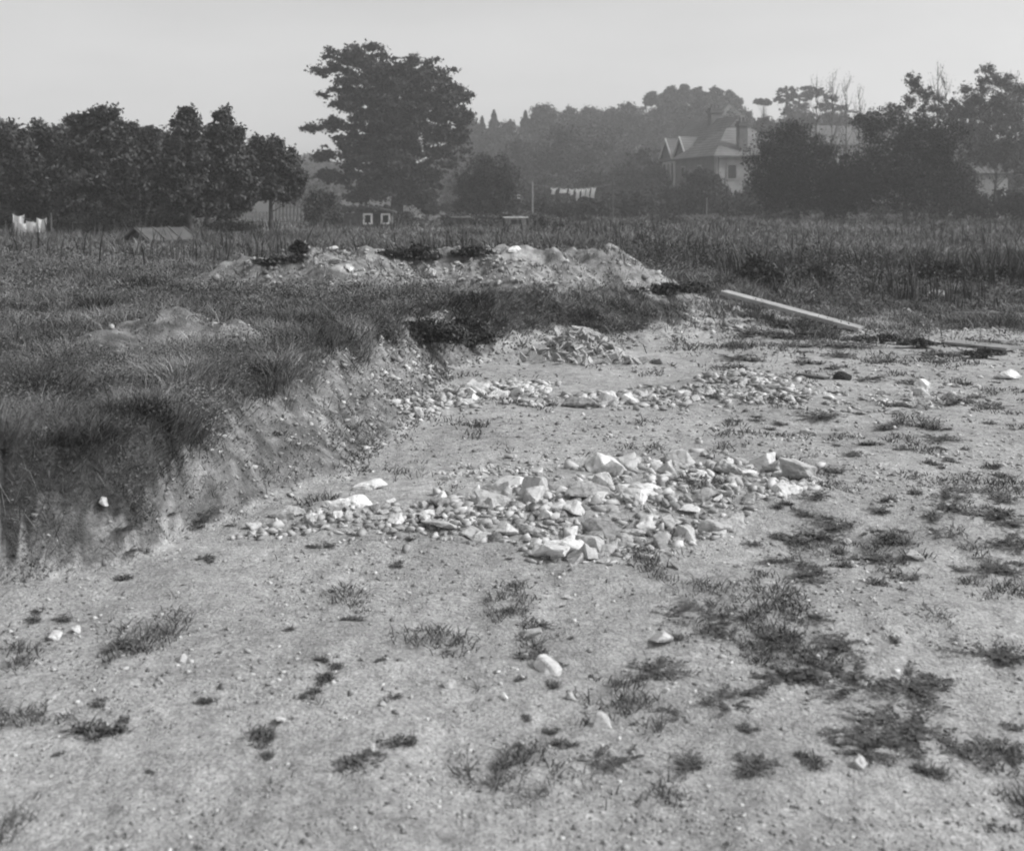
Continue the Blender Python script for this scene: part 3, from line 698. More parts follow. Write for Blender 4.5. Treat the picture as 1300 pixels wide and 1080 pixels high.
# ------------------------------------------------------------------ leaves, trunks, trees
def tree(name, label, cat, u, vb, Y, blobs, nclump, nleaf, matn='leaf', cr=.14, flat=.9, leaf=None, trunk=.025, lean=0, group=None, shell=.5, depth=.9, tone=1., trunk_top=.66, twig=1.0, wood='trunk'):
    """blobs: (u, v, ru, rv) crown masses in photograph pixels at distance Y; vb: None = standing on the ground"""
    x = (u-CU)/F*Y; zb = gz(x, Y)
    root = empty(name, (x, Y, zb), label=label, cat=cat, group=group)
    nclump = int(nclump*3.0); nleaf = int(nleaf*1.45); cr = cr*.95; B0 = Y > 50
    k = Y/F; B = np.array([((b[0]-u)*k, (CV-b[1])*k+H-zb, b[2]*k, b[3]*k) for b in blobs])
    wgt = B[:,2]*B[:,3]; wgt = wgt/wgt.sum()
    ib = rng.choice(len(B), nclump, p=wgt)
    d = rng.normal(size=(nclump, 3)); d /= np.linalg.norm(d, axis=1, keepdims=True); rad = rng.uniform(0, 1, nclump)**shell
    b = B[ib]; R_ = np.minimum(b[:,2], b[:,3]*1.6)
    C_ = np.stack([b[:,0]+d[:,0]*b[:,2]*rad, d[:,1]*R_*rad*depth + .25*b[:,2]*rng.uniform(-1, 1, nclump), b[:,1]+d[:,2]*b[:,3]*rad], -1)
    size = (B[:,2]*wgt).sum()+(B[:,3]*wgt).sum()
    cR = size*cr*rng.uniform(.35, 1.3, nclump)
    ic = rng.choice(nclump, nleaf, p=cR**2/(cR**2).sum())
    off = rng.normal(size=(nleaf, 3)); off /= np.linalg.norm(off, axis=1, keepdims=True); off *= (rng.uniform(0, 1, nleaf)**.55*np.where(rng.uniform(0, 1, nleaf) < .35, 1.9, 1))[:,None]
    P = C_[ic] + off*cR[ic][:,None]*np.array([1, 1, flat])
    P[:,2] = np.maximum(P[:,2], .05)
    tn = tone*rng.uniform(.5, 1.5, nclump)[ic]*rng.uniform(.6, 1.4, nleaf)
    lf = (leaf or 1.25*k)*1.15
    obj('crown', leaf_mesh('crown', P, lf, tn, matn), root)
    # trunk and limbs
    top = (B[:,1]+B[:,3]).max(); cxm = (B[:,0]*wgt).sum()
    tr_ = max(.03, top*trunk); mb = MB(); ph = top*trunk_top
    tp = [Vector((0, 0, -.15))] + [Vector((cxm*q*q + random.uniform(-.2, .2)*tr_*2, random.uniform(-1, 1)*tr_, ph*q)) for q in (.12, .3, .5, .75, 1)]
    mb.tube(tp, [tr_*1.7, tr_*1.1, tr_*.95, tr_*.75, tr_*.45, tr_*.12])
    order = rng.permutation(nclump)[:int(min(nclump, 26*twig))]
    for j in order:
        c = Vector(C_[j]); q = min(.92, max(.18, (c.z/ph)*.62)); s_ = q*5 if False else None
        h0 = ph*q; i0 = 1; 
        zs = [p.z for p in tp]; i0 = max(i for i in range(len(zs)) if zs[i] <= h0+1e-6); i1 = min(i0+1, len(tp)-1)
        f = 0 if i0 == i1 else (h0-zs[i0])/(zs[i1]-zs[i0]); p0 = tp[i0].lerp(tp[i1], f)
        mid = p0.lerp(c, .5) + Vector((random.uniform(-.1, .1), random.uniform(-.1, .1), random.uniform(-.02, .12)))*(c-p0).length
        rr = tr_*random.uniform(.2, .38)*(1.1-q)
        mb.tube([p0, mid, c], [rr, rr*.6, rr*.12], 5)
    mb.build(wood, M['bark'], root, smooth=True)
    return root

OR = 'orchard trees on the left'
for args in [
 ('darkest tree cut by the left edge of the photo', 6, 41, [(0,190,26,35),(18,185,16,28),(5,230,38,35),(0,258,34,22)]),
 ('low rounded tree second from the left with two small peaks', 58, 43, [(42,180,16,24),(70,182,20,24),(55,215,36,34),(60,252,36,24)]),
 ('tall leafy tree with a forked ragged top left of the coop', 118, 40, [(104,160,14,16),(128,158,22,20),(138,170,18,22),(125,200,40,32),(120,246,44,30),(140,225,30,22)]),
 ('thin-topped tree just left of the two highest orchard crowns', 183, 44, [(170,175,12,16),(188,178,11,18),(180,215,28,36),(180,255,30,26)]),
 ('tall tree with a pointed tip behind the coop', 241, 39, [(240,150,9,14),(236,172,18,22),(235,205,28,32),(238,244,34,30),(215,225,20,24)]),
 ('tall tree with a steeple tip right of the coop', 277, 40, [(284,150,8,11),(270,170,12,14),(288,175,18,20),(290,205,30,30),(285,246,36,28),(308,220,20,28)]),
 ('dome-shaped orchard tree with a clear dark trunk, rightmost of its row', 345, 41, [(335,190,18,18),(350,205,24,26),(345,228,34,24),(350,245,30,12),(325,225,20,26)]),
 ('shaded tree in the second row behind the thin-topped one', 205, 50, [(205,200,34,28),(205,245,44,32)]),
 ('shaded tree in the second row between the two steeple-tipped ones', 262, 50, [(262,200,30,30),(262,240,40,28),(300,235,30,24)]),
 ('shaded tree in the second row at the far left', 30, 51, [(30,200,30,28),(30,242,44,30)]),
 ('shaded tree in the second row left of the pointed one', 150, 51, [(155,205,32,28),(150,245,44,30)]),
 ('shaded tree in the second row behind the forked one', 92, 50, [(92,205,30,25),(90,245,48,32)]),
 ]:
    lab, u, Y, bl = args
    bl = [(a_, b_, c_*1.22, d_*1.08) for a_, b_, c_, d_ in bl]
    tree('orchard_tree', lab, 'tree', u, None, Y, bl, 150, 17000, 'leaf_orchard', cr=.10, trunk=.024, group=OR, shell=.42, trunk_top=.6, leaf=.068)
tree('oak_tree', 'great spreading broadleaf tree towering over the middle of the field', 'tree', 503, None, 82,
     [(455,72,45,20),(480,95,60,30),(415,90,24,14),(530,100,50,32),(555,125,45,25),(500,130,70,25),(440,125,38,14),(575,145,28,22),
      (500,165,70,28),(420,158,32,12),(398,162,16,6),(565,170,36,16),(588,150,14,8),(450,190,50,18),(410,198,24,9),(500,200,60,26),(560,195,36,18),(580,178,20,12),
      (450,220,34,14),(420,222,22,10),(500,235,50,20),(468,245,34,14),(500,150,60,44),(490,205,50,32),(540,228,34,20),(530,250,26,14),(455,252,20,8)],
     460, 70000, 'leaf', cr=.10, flat=.5, trunk=.030, shell=.65, tone=.85, leaf=.115, depth=1.5, trunk_top=.82, twig=2.0)
tree('feathery_bush', 'pale feathery bush between the orchard and the great tree', 'bush', 408, None, 58,
     [(405,262,20,16),(412,278,26,12),(400,250,10,10),(418,252,8,10)], 70, 9000, 'leaf', cr=.16, trunk=.03, tone=1.15)
tree('hawthorn_tree', 'rounded dark hawthorn right of the great tree', 'tree', 618, None, 72,
     [(620,212,28,20),(600,235,26,22),(640,235,28,26),(615,255,38,20),(645,262,20,14),(592,262,18,12)], 160, 17000, 'leaf', cr=.12, trunk=.035)
tree('sapling', 'thin sapling right of the great trunk', 'tree', 541, None, 76, [(540,245,10,12),(544,262,12,12)], 30, 2500, 'leaf', cr=.18, trunk=.02)

UG = 'bushes under the orchard'
for lab, u, v, w, h, Y in [
 ('dark bush low behind the coop on its left', 130,285,48,16,37), ('dark undergrowth at the foot of the second orchard tree', 88,292,30,12,36),
 ('dark undergrowth at the left edge under the trees', 4,284,16,16,38), ('scrub between the coop and the orchard trunks', 215,284,30,10,42),
 ('scrub at the foot of the orchard trunks right of the coop', 290,292,32,7,38)]:
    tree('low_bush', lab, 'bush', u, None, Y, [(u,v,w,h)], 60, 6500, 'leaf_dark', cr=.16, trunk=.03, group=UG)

# right-hand thickets
for nm, lab, u, Y, bl, nc, nl, m in [
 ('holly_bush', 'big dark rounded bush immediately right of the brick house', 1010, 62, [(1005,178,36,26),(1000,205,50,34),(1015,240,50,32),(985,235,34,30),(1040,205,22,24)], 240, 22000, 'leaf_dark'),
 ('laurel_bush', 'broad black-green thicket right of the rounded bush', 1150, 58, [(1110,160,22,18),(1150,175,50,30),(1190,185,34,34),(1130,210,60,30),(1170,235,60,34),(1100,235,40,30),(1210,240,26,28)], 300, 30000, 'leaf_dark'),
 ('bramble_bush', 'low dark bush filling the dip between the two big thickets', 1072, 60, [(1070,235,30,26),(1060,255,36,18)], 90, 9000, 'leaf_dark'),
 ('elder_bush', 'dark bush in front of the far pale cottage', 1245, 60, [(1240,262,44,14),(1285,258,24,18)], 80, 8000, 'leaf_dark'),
 ('garden_shrub', 'dark shrub below the brick house wall', 893, 84, [(890,232,26,16),(885,250,32,18),(905,240,18,18)], 90, 9000, 'leaf'),
 ('garden_shrub', 'shrub below the right-hand house wall', 938, 80, [(935,258,28,14),(955,250,14,16)], 60, 6500, 'leaf'),
 ('garden_shrub', 'low shrub left of the drainpipe', 840, 88, [(838,250,30,14),(850,262,34,10)], 70, 7000, 'leaf'),
 ('garden_shrub', 'dark shrub behind the left washing line post', 690, 84, [(695,262,30,10)], 50, 5000, 'leaf'),
 ('garden_shrub', 'dark shrub under the washing line', 742, 76, [(745,264,34,10),(722,268,16,7)], 60, 6000, 'leaf'),
 ('garden_shrub', 'dark shrub right of the washing line', 800, 82, [(800,258,34,14),(785,268,26,8)], 70, 7000, 'leaf'),
 ('garden_shrub', 'shrub in front of the house corner', 990, 74, [(985,262,40,10),(940,266,22,7)], 60, 6000, 'leaf'),
 ]:
    bl = [(a_, b_, c_*1.18, d_*1.12) for a_, b_, c_, d_ in bl]
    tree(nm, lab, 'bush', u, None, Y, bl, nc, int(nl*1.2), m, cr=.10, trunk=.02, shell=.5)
# taller trees at the right
for lab, u, Y, bl, nc, nl, tone in [
 ('loose-crowned tree rising behind the black-green thicket', 1165, 76, [(1158,98,10,9),(1162,110,14,9),(1172,122,18,13),(1150,132,14,10),(1185,140,20,14),(1140,145,18,10),(1165,158,34,14)], 70, 6500, 1.2),
 ('tall grey-leaved tree near the right edge with a ragged top', 1256, 84, [(1250,88,9,7),(1262,105,24,16),(1225,112,10,8),(1235,130,24,18),(1270,135,26,22),(1245,165,38,26),(1225,150,16,14),(1265,190,30,16)], 150, 16000, 1.4),
 ('grey-leaved tree cut by the right edge', 1296, 86, [(1298,115,18,16),(1292,150,24,28),(1298,190,22,22)], 90, 9000, 1.4),
 ('slender tree between the loose-crowned and the tall grey one', 1212, 88, [(1208,145,12,14),(1215,175,20,22),(1220,205,16,18)], 60, 6000, 1.2),
 ]:
    bl = [(a_, b_, c_*1.25, d_*1.2) for a_, b_, c_, d_ in bl] + [(u, 215, 30, 30), (u, 245, 30, 20)]
    tree('garden_tree', lab, 'tree', u, None, Y, bl, nc, int(nl*1.4), 'leaf', cr=.10, trunk=.02, tone=tone, shell=.6, twig=1.6)
for lab, u, Y, bl in [('dark tree overhanging the roof of the far pale cottage', 1262, 74, [(1250,190,22,18),(1280,185,26,24),(1228,200,18,14),(1292,210,20,22),(1262,205,22,12)]),
                      ('dark bush masking the left corner of the far pale cottage', 1222, 72, [(1222,225,16,22),(1212,245,20,14)])]:
    tree('garden_tree', lab, 'tree', u, None, Y, bl, 70, 8000, 'leaf', cr=.10, trunk=.02, shell=.6)
# wispy poplars: nearly bare shoots
def wispy(u, vt, Y, lab, n=7, spread=5):
    x = (u-CU)/F*Y; zb = gz(x, Y); root = empty('poplar_tree', (x, Y, zb), label=lab, cat='tree', group='wispy poplars'); top = H+(CV-vt)/F*Y-zb
    mb = MB(); mb.tube([(0,0,-.2),(0,0,top*.5),(.1,0,top)], [.11,.06,.012], 5); C_ = []
    for i in range(26):
        q = random.uniform(.3, .95); a = random.uniform(0, 6.28); L_ = top*(.28*(1-q)+.08)
        p = Vector((0,0,top*q)); e = p+Vector((math.cos(a)*L_*.35, math.sin(a)*L_*.35, L_)); mb.tube([p, p.lerp(e,.5)+Vector((math.cos(a),math.sin(a),0))*.1, e], [.035,.02,.008], 4)
        for k in range(12): f = random.uniform(.3, 1); C_.append(p.lerp(e, f)+Vector((random.gauss(0,.18), random.gauss(0,.18), random.gauss(0,.2))))
    mb.build('trunk', M['bark'], root, smooth=True)
    obj('crown', leaf_mesh('crown', np.array([c[:] for c in C_]), .06, np.full(len(C_), 1.3), 'leaf'), root)
for u, vt, Y, lab in [(1036,98,100,'thin wispy poplar behind the flat-topped pines, leftmost'), (1056,92,104,'thin wispy poplar, tallest of the pale shoots'), (1074,102,102,'thin wispy poplar right of the tallest one'),
                      (1090,112,106,'short wispy poplar, the last to the right'), (1190,84,92,'wispy bare-topped poplar above the black-green thicket'), (1200,96,94,'small wispy poplar beside the bare-topped one'), (1288,98,96,'wispy poplar near the right edge')]:
    wispy(u, vt, Y, lab)

# flat-topped pines on the rise
for lab, u, Y, bl in [
 ('small umbrella pine standing alone on its bare stem', 970, 178, [(968,129,11,4),(972,131,9,3)]),
 ('broad umbrella pine, first of the clump', 999, 176, [(998,116,14,6),(1003,124,16,7),(992,128,10,5),(1002,140,13,8)]),
 ('umbrella pine in the middle of the clump', 1022, 180, [(1024,113,13,4),(1028,120,12,6),(1018,133,12,7)]),
 ('leaning umbrella pine sloping down to the right', 1046, 178, [(1040,117,16,5),(1056,125,14,5),(1062,136,16,5),(1045,135,14,6),(1076,142,9,3)]),
 ]:
    tree('pine_tree', lab, 'tree', u, None, Y, bl, 50, 4200, 'leaf_far', cr=.085, flat=.45, trunk=.016, group='umbrella pines', trunk_top=.95)
# conifers
def conifer(u, vt, Y, wpx, lab):
    x = (u-CU)/F*Y; zb = gz(x, Y); top = H+(CV-vt)/F*Y-zb; r0 = wpx*Y/F
    root = empty('fir_tree', (x, Y, zb), label=lab, cat='tree', group='firs on the rise'); n = 5200
    q = rng.uniform(.12, 1, n)**.8; tier = .55+.45*np.abs(np.sin(q*top*2.6)); a = rng.uniform(0, 2*np.pi, n)
    r = r0*(1-q)**.8*1.3*tier*rng.uniform(.2, 1, n)**.5
    P = np.stack([np.cos(a)*r, np.sin(a)*r, top*q-.25*r], -1)
    obj('crown', leaf_mesh('crown', P, .20, rng.uniform(.6, 1.1, n), 'leaf_far'), root)
    MB().tube([(0,0,-.3),(0,0,top*.5),(0,0,top)], [.3,.18,.03]).build('trunk', M['bark'], root, smooth=True)
conifer(627, 140, 190, 20, 'pointed fir just right of the great tree')
conifer(667, 141, 188, 18, 'pointed fir right of the first one on the rise')
conifer(612, 148, 194, 16, 'small fir touching the great tree outline')
conifer(648, 152, 192, 13, 'small fir between the two pointed ones')

WD = [  # the wood on the rise: kind of crown, pixels, distance
 (598,178,24,26,200,'dim tree of the far wood just right of the great tree'),
 (640,180,28,24,185,'rounded tree below the two pointed firs'),
 (692,158,26,22,190,'high domed tree on the skyline right of the firs'),
 (722,158,22,18,205,'lower domed tree on the skyline after the high one'),
 (748,154,22,18,200,'tree of the far wood with a flat top'),
 (776,156,22,18,195,'evenly rounded tree in the middle of the skyline'),
 (806,156,24,22,190,'broad tree of the far wood left of the house'),
 (720,192,44,34,140,'great round-headed tree standing before the far wood'),
 (672,205,30,26,150,'grey tree above the washing line posts'),
 (770,190,30,30,155,'grey tree between the round head and the house'),
 (810,218,28,30,112,'dark round tree left of the brick house'),
 (690,238,34,14,118,'low tree behind the washing line'),
 (760,232,34,20,120,'low tree behind the hanging linen'),
 (640,210,28,26,165,'grey tree behind the hawthorn'),
 (828,126,9,8,205,'small loose tree on the skyline left of the house'),
 (850,122,11,12,205,'ragged tree above the gables'),
 (866,122,10,12,203,'ragged tree right of the first one above the gables'),
 (884,120,8,8,204,'small round-headed tree above the ridge'),
 (906,124,12,11,202,'rounded tree above the near chimney'),
 (926,127,12,10,201,'rounded tree left of the far white gable'),
 (860,148,30,20,190,'dense tree behind the house roof on the left'),
 (900,146,30,18,188,'dense tree behind the house ridge'),
 (930,150,22,16,186,'dense tree behind the tall chimney'),
 (835,160,20,22,185,'tree between the wood and the gables'),
 (975,168,26,16,150,'tree behind the rounded bush'),
 (1015,160,26,16,165,'tree below the umbrella pines'),
 (1060,158,28,12,165,'hedge-like tree below the leaning pine'),
 (1100,160,26,14,150,'tree in the gap behind the thickets'),
 (375,228,22,22,200,'far hillside tree seen left of the great tree'),
 (398,212,24,14,240,'far hillside tree left of the great tree, the highest one'),
 (425,226,26,16,210,'far hillside tree behind the low limbs of the great tree'),
 (400,246,30,10,150,'low far tree above the feathery bush'),
 (350,214,24,14,230,'far hillside tree behind the dome-shaped orchard tree'),
 (470,238,30,18,190,'far tree seen under the limbs of the great tree'),
 (545,228,28,20,190,'far tree behind the trunk of the great tree'),
 (575,205,24,22,195,'far tree at the right skirt of the great tree'),
 (590,235,30,18,140,'tree behind the hawthorn on its left'),
 (1235,215,34,30,130,'dim tree behind the far pale cottage'),
 (1180,215,40,30,120,'dim tree behind the black-green thicket'),
 (1290,215,30,28,125,'dim tree behind the right edge trees'),
]
for cx_, cy_, rx_, ry_, Y, lab in WD:
    if rx_ > 13: rx_ *= 1.3; ry_ *= 1.15
    k = 1 if rx_ > 13 else .6
    if k < 1: rx_ *= 1.35; ry_ *= 1.15
    bl = [(cx_, cy_, rx_*.8, ry_*.8), (cx_-rx_*.45, cy_+ry_*.25, rx_*.55, ry_*.6), (cx_+rx_*.45, cy_+ry_*.2, rx_*.55, ry_*.6), (cx_+random.uniform(-.3,.3)*rx_, cy_-ry_*.55, rx_*.4, ry_*.45), (cx_, cy_+ry_*.9, rx_*.8, ry_*.6)]
    tree('woodland_tree', lab, 'tree', cx_, None, Y, bl if k == 1 else bl[:4], int(110*k), int(8200*k*(1.2 if rx_ > 30 else 1)), 'leaf_far', cr=.12, trunk=.018, shell=.5, leaf=Y*.00115, group='trees of the far wood')
# hedge line closing the field
for i, (u0, u1, v, h, Y, lab) in enumerate([(-60,60,268,8,92,'clipped dark hedge behind the left end of the orchard'),(60,190,268,8,94,'dark hedge behind the forked orchard tree'),(190,300,266,7,96,'dark hedge behind the coop'),
        (420,520,266,7,92,'dark hedge behind the great trunk'),(520,660,266,8,95,'dark hedge behind the hawthorn'),(640,780,264,8,98,'dark hedge behind the washing line'),(770,960,266,9,92,'dark hedge below the brick house'),
        (950,1120,264,9,90,'dark hedge behind the rounded bush'),(1100,1360,266,9,90,'dark hedge along the right end of the field')]):
    um = (u0+u1)/2; n = 7; bl = [(u0+(u1-u0)*(j+.5)/n, v, (u1-u0)/n*.8, h) for j in range(n)]
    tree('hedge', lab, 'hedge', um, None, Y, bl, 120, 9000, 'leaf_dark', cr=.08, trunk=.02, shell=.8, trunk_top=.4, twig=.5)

for i in range(34):
    u = random.uniform(520, 1340) if i % 3 else random.uniform(380, 700); Y = random.uniform(44, 72); w = random.uniform(10, 34); h = random.uniform(4, 9)
    p = Vector(((u-CU)/F*Y, Y, 0)); v = CV+(H-gz(p.x, Y))/Y*F
    bl = [(u-w*.4, v-h*.8, w*.5, h), (u+w*.4, v-h*.6, w*.5, h*.8), (u, v-h*1.1, w*.4, h)]
    tree('scrub_bush', 'low ragged scrub bush along the far edge of the rough field', 'bush', u, None, Y, bl, 24, 1500, 'leaf', cr=.2, trunk=.03, group='scrub along the far edge of the field', twig=.3, tone=1.2)
# dark growth clinging to the rough ground
for lab, u, v, w, h in [
 ('dark matted bramble left of the plank', 845, 374, 40, 9), ('dark bramble clump below the small right heap', 880, 372, 22, 9), ('dark bush just above the plank', 961, 364, 24, 24),
 ('dark bush in the rough grass at far right', 1195, 362, 46, 20), ('low dark bush in the rough grass right of the plank', 1036, 362, 22, 16), ('dark bush at the right edge of the rough grass', 1275, 360, 34, 15),
 ('small dark dock plant on the left end of the long heap', 379, 322, 9, 10), ('dark overhanging bramble above the back of the pit', 540, 440, 52, 24), ('dark bramble at the right end of the overhang', 592, 440, 30, 24)]:
    p = gpos(u, v); k = p.y
    bl = [(u-w*.5, v-h*.6, w*.5, h*.7), (u+w*.5, v-h*.6, w*.5, h*.7), (u, v-h*.8, w*.6, h*.9), (u-w*.9, v-h*.3, w*.3, h*.4), (u+w*.9, v-h*.3, w*.3, h*.4)]
    tree('bramble', lab, 'bush', u, None, k, bl, 60, 3600, 'weed', cr=.22, trunk=.03, leaf=.0017*k, shell=.8, depth=.6, flat=.5, twig=.5, tone=.6)

# turf sods thrown on the heap
def lump(name, u, v, w, h, lab, m):
    p = gpos(u, v); s = w/F*p.y/2; bm = bmesh.new(); bmesh.ops.create_icosphere(bm, subdivisions=4, radius=1)
    D = np.array([q.co[:] for q in bm.verts]); r = 1+.55*(fbm(D[:,0]*3+u, D[:,1]*3+D[:,2]*2, 4, 77)-.5)+.25*(fbm(D[:,0]*11, D[:,2]*11+D[:,1]*5+u, 2, 78)-.5)
    for q, d_, rr in zip(bm.verts, D, r): q.co = d_*rr
    me = bpy.data.meshes.new(name); bm.to_mesh(me); bm.free(); me.materials.append(M[m])
    o = obj(name, me, None, (p.x, p.y, p.z+s*h*.2)); o.scale = (s, s*.7, s*h); return tag(o, lab, 'turf' if m == 'turf' else 'stone')
def sod(u, v, w, h, lab):
    p = gpos(u, v); k = p.y; hh = w*h*.8
    bl = [(u-w*.3, v-hh*.5, w*.28, hh*.7), (u+w*.05, v-hh*.7, w*.3, hh), (u+w*.35, v-hh*.4, w*.22, hh*.6)]
    tree('turf_sod', lab, 'turf', u, None, k, bl, 40, 3000, 'weed', cr=.2, trunk=.02, leaf=.0014*k, shell=.6, depth=.5, flat=.5, twig=.2, tone=.9, wood='roots')
for u, v, w, h, lab in [
    (348, 338, 46, .2, 'long dark turf sod on the left shoulder of the long heap'),
    (375, 333, 26, .28, 'short dark turf sod below the dock plant'),
    (492, 326, 34, .18, 'thin dark sod on the crest of the long heap'),
    (530, 331, 54, .3, 'largest dark sod on the crest of the long heap'),
    (600, 326, 50, .22, 'dark turf patch on the crest left of the single bright boulder'),
]:
    sod(u, v, w, h, lab)
lump('dark_stone', 1069, 481, 22, .7, 'dark rounded lump on the dirt behind the far rubble', 'turf')
for u, v, w, h, lab in [
    (1120, 437, 70, .13, 'dark strip of turf below the end of the plank'),
    (1035, 430, 40, .13, 'short dark strip of turf below the plank'),
    (1165, 442, 46, .2, 'dark turf lump right of the long turf strip'),
    (1250, 455, 50, .16, 'dark turf edge under the pale slab'),
]:
    sod(u, v, w, h, lab)
# ------------------------------------------------------------------ planks
def beam(name, a, b, w, t, m, lab, cat):
    a = Vector(a); b = Vector(b); d = b-a; mid = (a+b)/2
    root_rot = d.to_track_quat('X', 'Z').to_matrix().to_4x4()
    mb = MB(); mb.box((0,0,0), (d.length, w, t), bev=min(w,t)*.08)
    o = mb.build(name, M[m]); o.matrix_world = Matrix.Translation(mid) @ root_rot
    return tag(o, lab, cat)
pa = above(919, 371, .20); pb = gpos(1094, 420); pb.z += .02
beam('plank', pa, pb, .24, .055, 'wood', 'long pale plank propped up at its far end on the rough ground', 'plank')
gpa = gz(pa.x, pa.y)
lump_o = put_stone(928, 388, 30, 'stone propping up the far end of the long plank', None, lift=.5, name='prop_stone'); lump_o.location = (pa.x+.12, pa.y-.05, gpa+.04); lump_o.scale = (.12,.12,.13)
p1 = gpos(1212, 405); p2 = gpos(1330, 409)
beam('timber_beam', p1+Vector((0,0,.05)), p2+Vector((0,0,.06)), .16, .11, 'wood_dark', 'dark timber beam lying on the ground at the right edge', 'beam')
p3 = gpos(1255, 404)
mb = MB(); mb.prism([(-.065,0,-.06),(.065,0,-.06),(.068,0,.05),(-.02,0,.065),(-.06,0,.03)], (0,.12,0)); o = mb.build('stone_block', M['flint_white'], None, (p3.x, p3.y-.22, p3.z+.06)); tag(o, 'pale squared block against the dark timber beam', 'block')
p1 = gpos(1205, 436); p2 = gpos(1288, 446)
beam('pale_board', p1+Vector((0,0,.02)), p2+Vector((0,0,.03)), .30, .03, 'wood_pale', 'wide pale board half sunk in dirt below the timber beam', 'board')
beam('dark_board', gpos(1014, 478)+Vector((0,0,.02)), gpos(1050, 482)+Vector((0,0,.01)), .07, .025, 'wood_dark', 'short dark board on the dirt left of the dark lump', 'board')
# stakes
def stake(u, vt, vb, wpx, lab, Y=None, m='wood_dark'):
    p = gpos(u, vb) if Y is None else Vector(((u-CU)/F*Y, Y, gz((u-CU)/F*Y, Y)))
    top = H+(CV-vt)/F*p.y-p.z; r = wpx*p.y/F/2
    mb = MB(); mb.tube([(0,0,-.1),(.01,0,top*.5),(.02,0,top)], [r,r*.9,r*.7], 6)
    tag(mb.build('stake', M[m], None, p), lab, 'stake')
stake(470, 299, 323, 1.6, 'thin dark stake behind the crest of the long heap', Y=16.2)
stake(325, 345, 372, 2.2, 'short dark stick in the left face of the long heap')
stake(897, 251, 0, 1.6, 'pale garden post below the brick house', Y=82, m='wood_pale')
stake(1258, 283, 0, 1.6, 'thin leaning stake in the far field at right', Y=24, m='wood_pale')

# ------------------------------------------------------------------ coops and huts
def coop(name, u, Y, w, d, hw, hr, rz, lab, roofm='felt', wallm='wood_dark', windows=0, cat='coop'):
    x = (u-CU)/F*Y; z = gz(x, Y)-.02; root = empty(name, (x, Y, z), rz, lab, cat)
    mb = MB(); mb.prism([(-w/2,-d/2,0),(-w/2,d/2,0),(-w/2,d/2,hw),(-w/2,0,hr-.03),(-w/2,-d/2,hw)], (w,0,0)); mb.build('wall', M[wallm], root)
    ov = .12; e = (hr-hw)/(d/2)*ov
    for s in (-1, 1):
        mb = MB(); mb.prism([(-w/2-ov, s*(d/2+ov), hw-e), (-w/2-ov, 0, hr), (-w/2-ov, 0, hr+.035), (-w/2-ov, s*(d/2+ov), hw-e+.035)], (w+2*ov,0,0)); mb.build('roof_panel', M[roofm], root)
    for k in range(4):
        mb = MB(); xx = -w/2-ov*.6+(w+ov*1.2)*k/3
        mb.prism([(xx,-d/2-ov,hw-e+.037),(xx,0,hr+.037),(xx,0,hr+.06),(xx,-d/2-ov,hw-e+.06)], (.03,0,0)); mb.build('roof_batten', M['wood_dark'], root)
    return root
root = coop('hen_coop', 203, 27.5, 1.2, .95, .30, .53, R(50), 'small dark hen coop with a low pitched roof in the long grass')
mb = MB(); mb.box((-.632, 0, .2), (.012, .22, .22)); mb.build('door', M['wood_pale'], root)
# hut with two white windows
Y = 50; x = (467-CU)/F*Y; z = gz(x, Y)
root = empty('wooden_hut', (x, Y, z), R(3), 'low dark hut with two white-framed windows under the great tree', 'hut')
mb = MB(); mb.box((0,.6,.36), (2.15,1.2,.80)); mb.build('wall', M['wood_dark'], root)
pts = [(-1.25+2.5*q, -.12, .78+.20*math.sin(math.pi*q)) for q in np.linspace(0, 1, 11)]
mb = MB(); mb.prism(pts+[(p[0], p[1], p[2]+.05) for p in pts[::-1]], (0, 1.45, 0)); mb.build('roof', M['felt'], root)
for dx in (.0, .80):
    mb = MB()
    for c, s_ in [((dx-.17,-.02,.50),(.09,.05,.50)),((dx+.17,-.02,.50),(.09,.05,.50)),((dx,-.02,.71),(.25,.05,.08)),((dx,-.02,.29),(.25,.05,.08))]: mb.box(c, s_)
    wn = mb.build('window_frame', M['white'], root); MB().box((dx,-.008,.50), (.25,.02,.34)).build('pane', M['glass'], wn)
MB().box((.41,-.02,.40), (.36,.04,.66)).build('door', M['turf'], root)
MB().box((-.62,-.02,.55), (.5,.03,.32)).build('shutter', M['wood_dark'], root)
# two small pale hutches
for u, Y, w, lab in [(655, 52, .95, 'small pale hutch with a flat lid in the field right of the hawthorn'), (585, 55, .8, 'dim low hutch with a pale lid left of the hawthorn foot')]:
    x = (u-CU)/F*Y; z = gz(x, Y); root = empty('hutch', (x, Y, z), R(8), lab, 'hutch')
    mb = MB(); mb.box((0,.25,.33), (w,.5,.36)); mb.box((-w/2+.05,.05,.08), (.06,.06,.2)); mb.box((w/2-.05,.05,.08), (.06,.06,.2)); mb.build('body', M['wood_pale' if u > 600 else 'wood_dark'], root)
    MB().box((0,.22,.56), (w+.2,.7,.05)).build('lid', M['white' if u > 600 else 'wood_pale'], root)
    mb = MB(); mb.box((0,-.012,.33), (w*.5,.02,.22)); mb.build('wire_front', M['turf'], root)
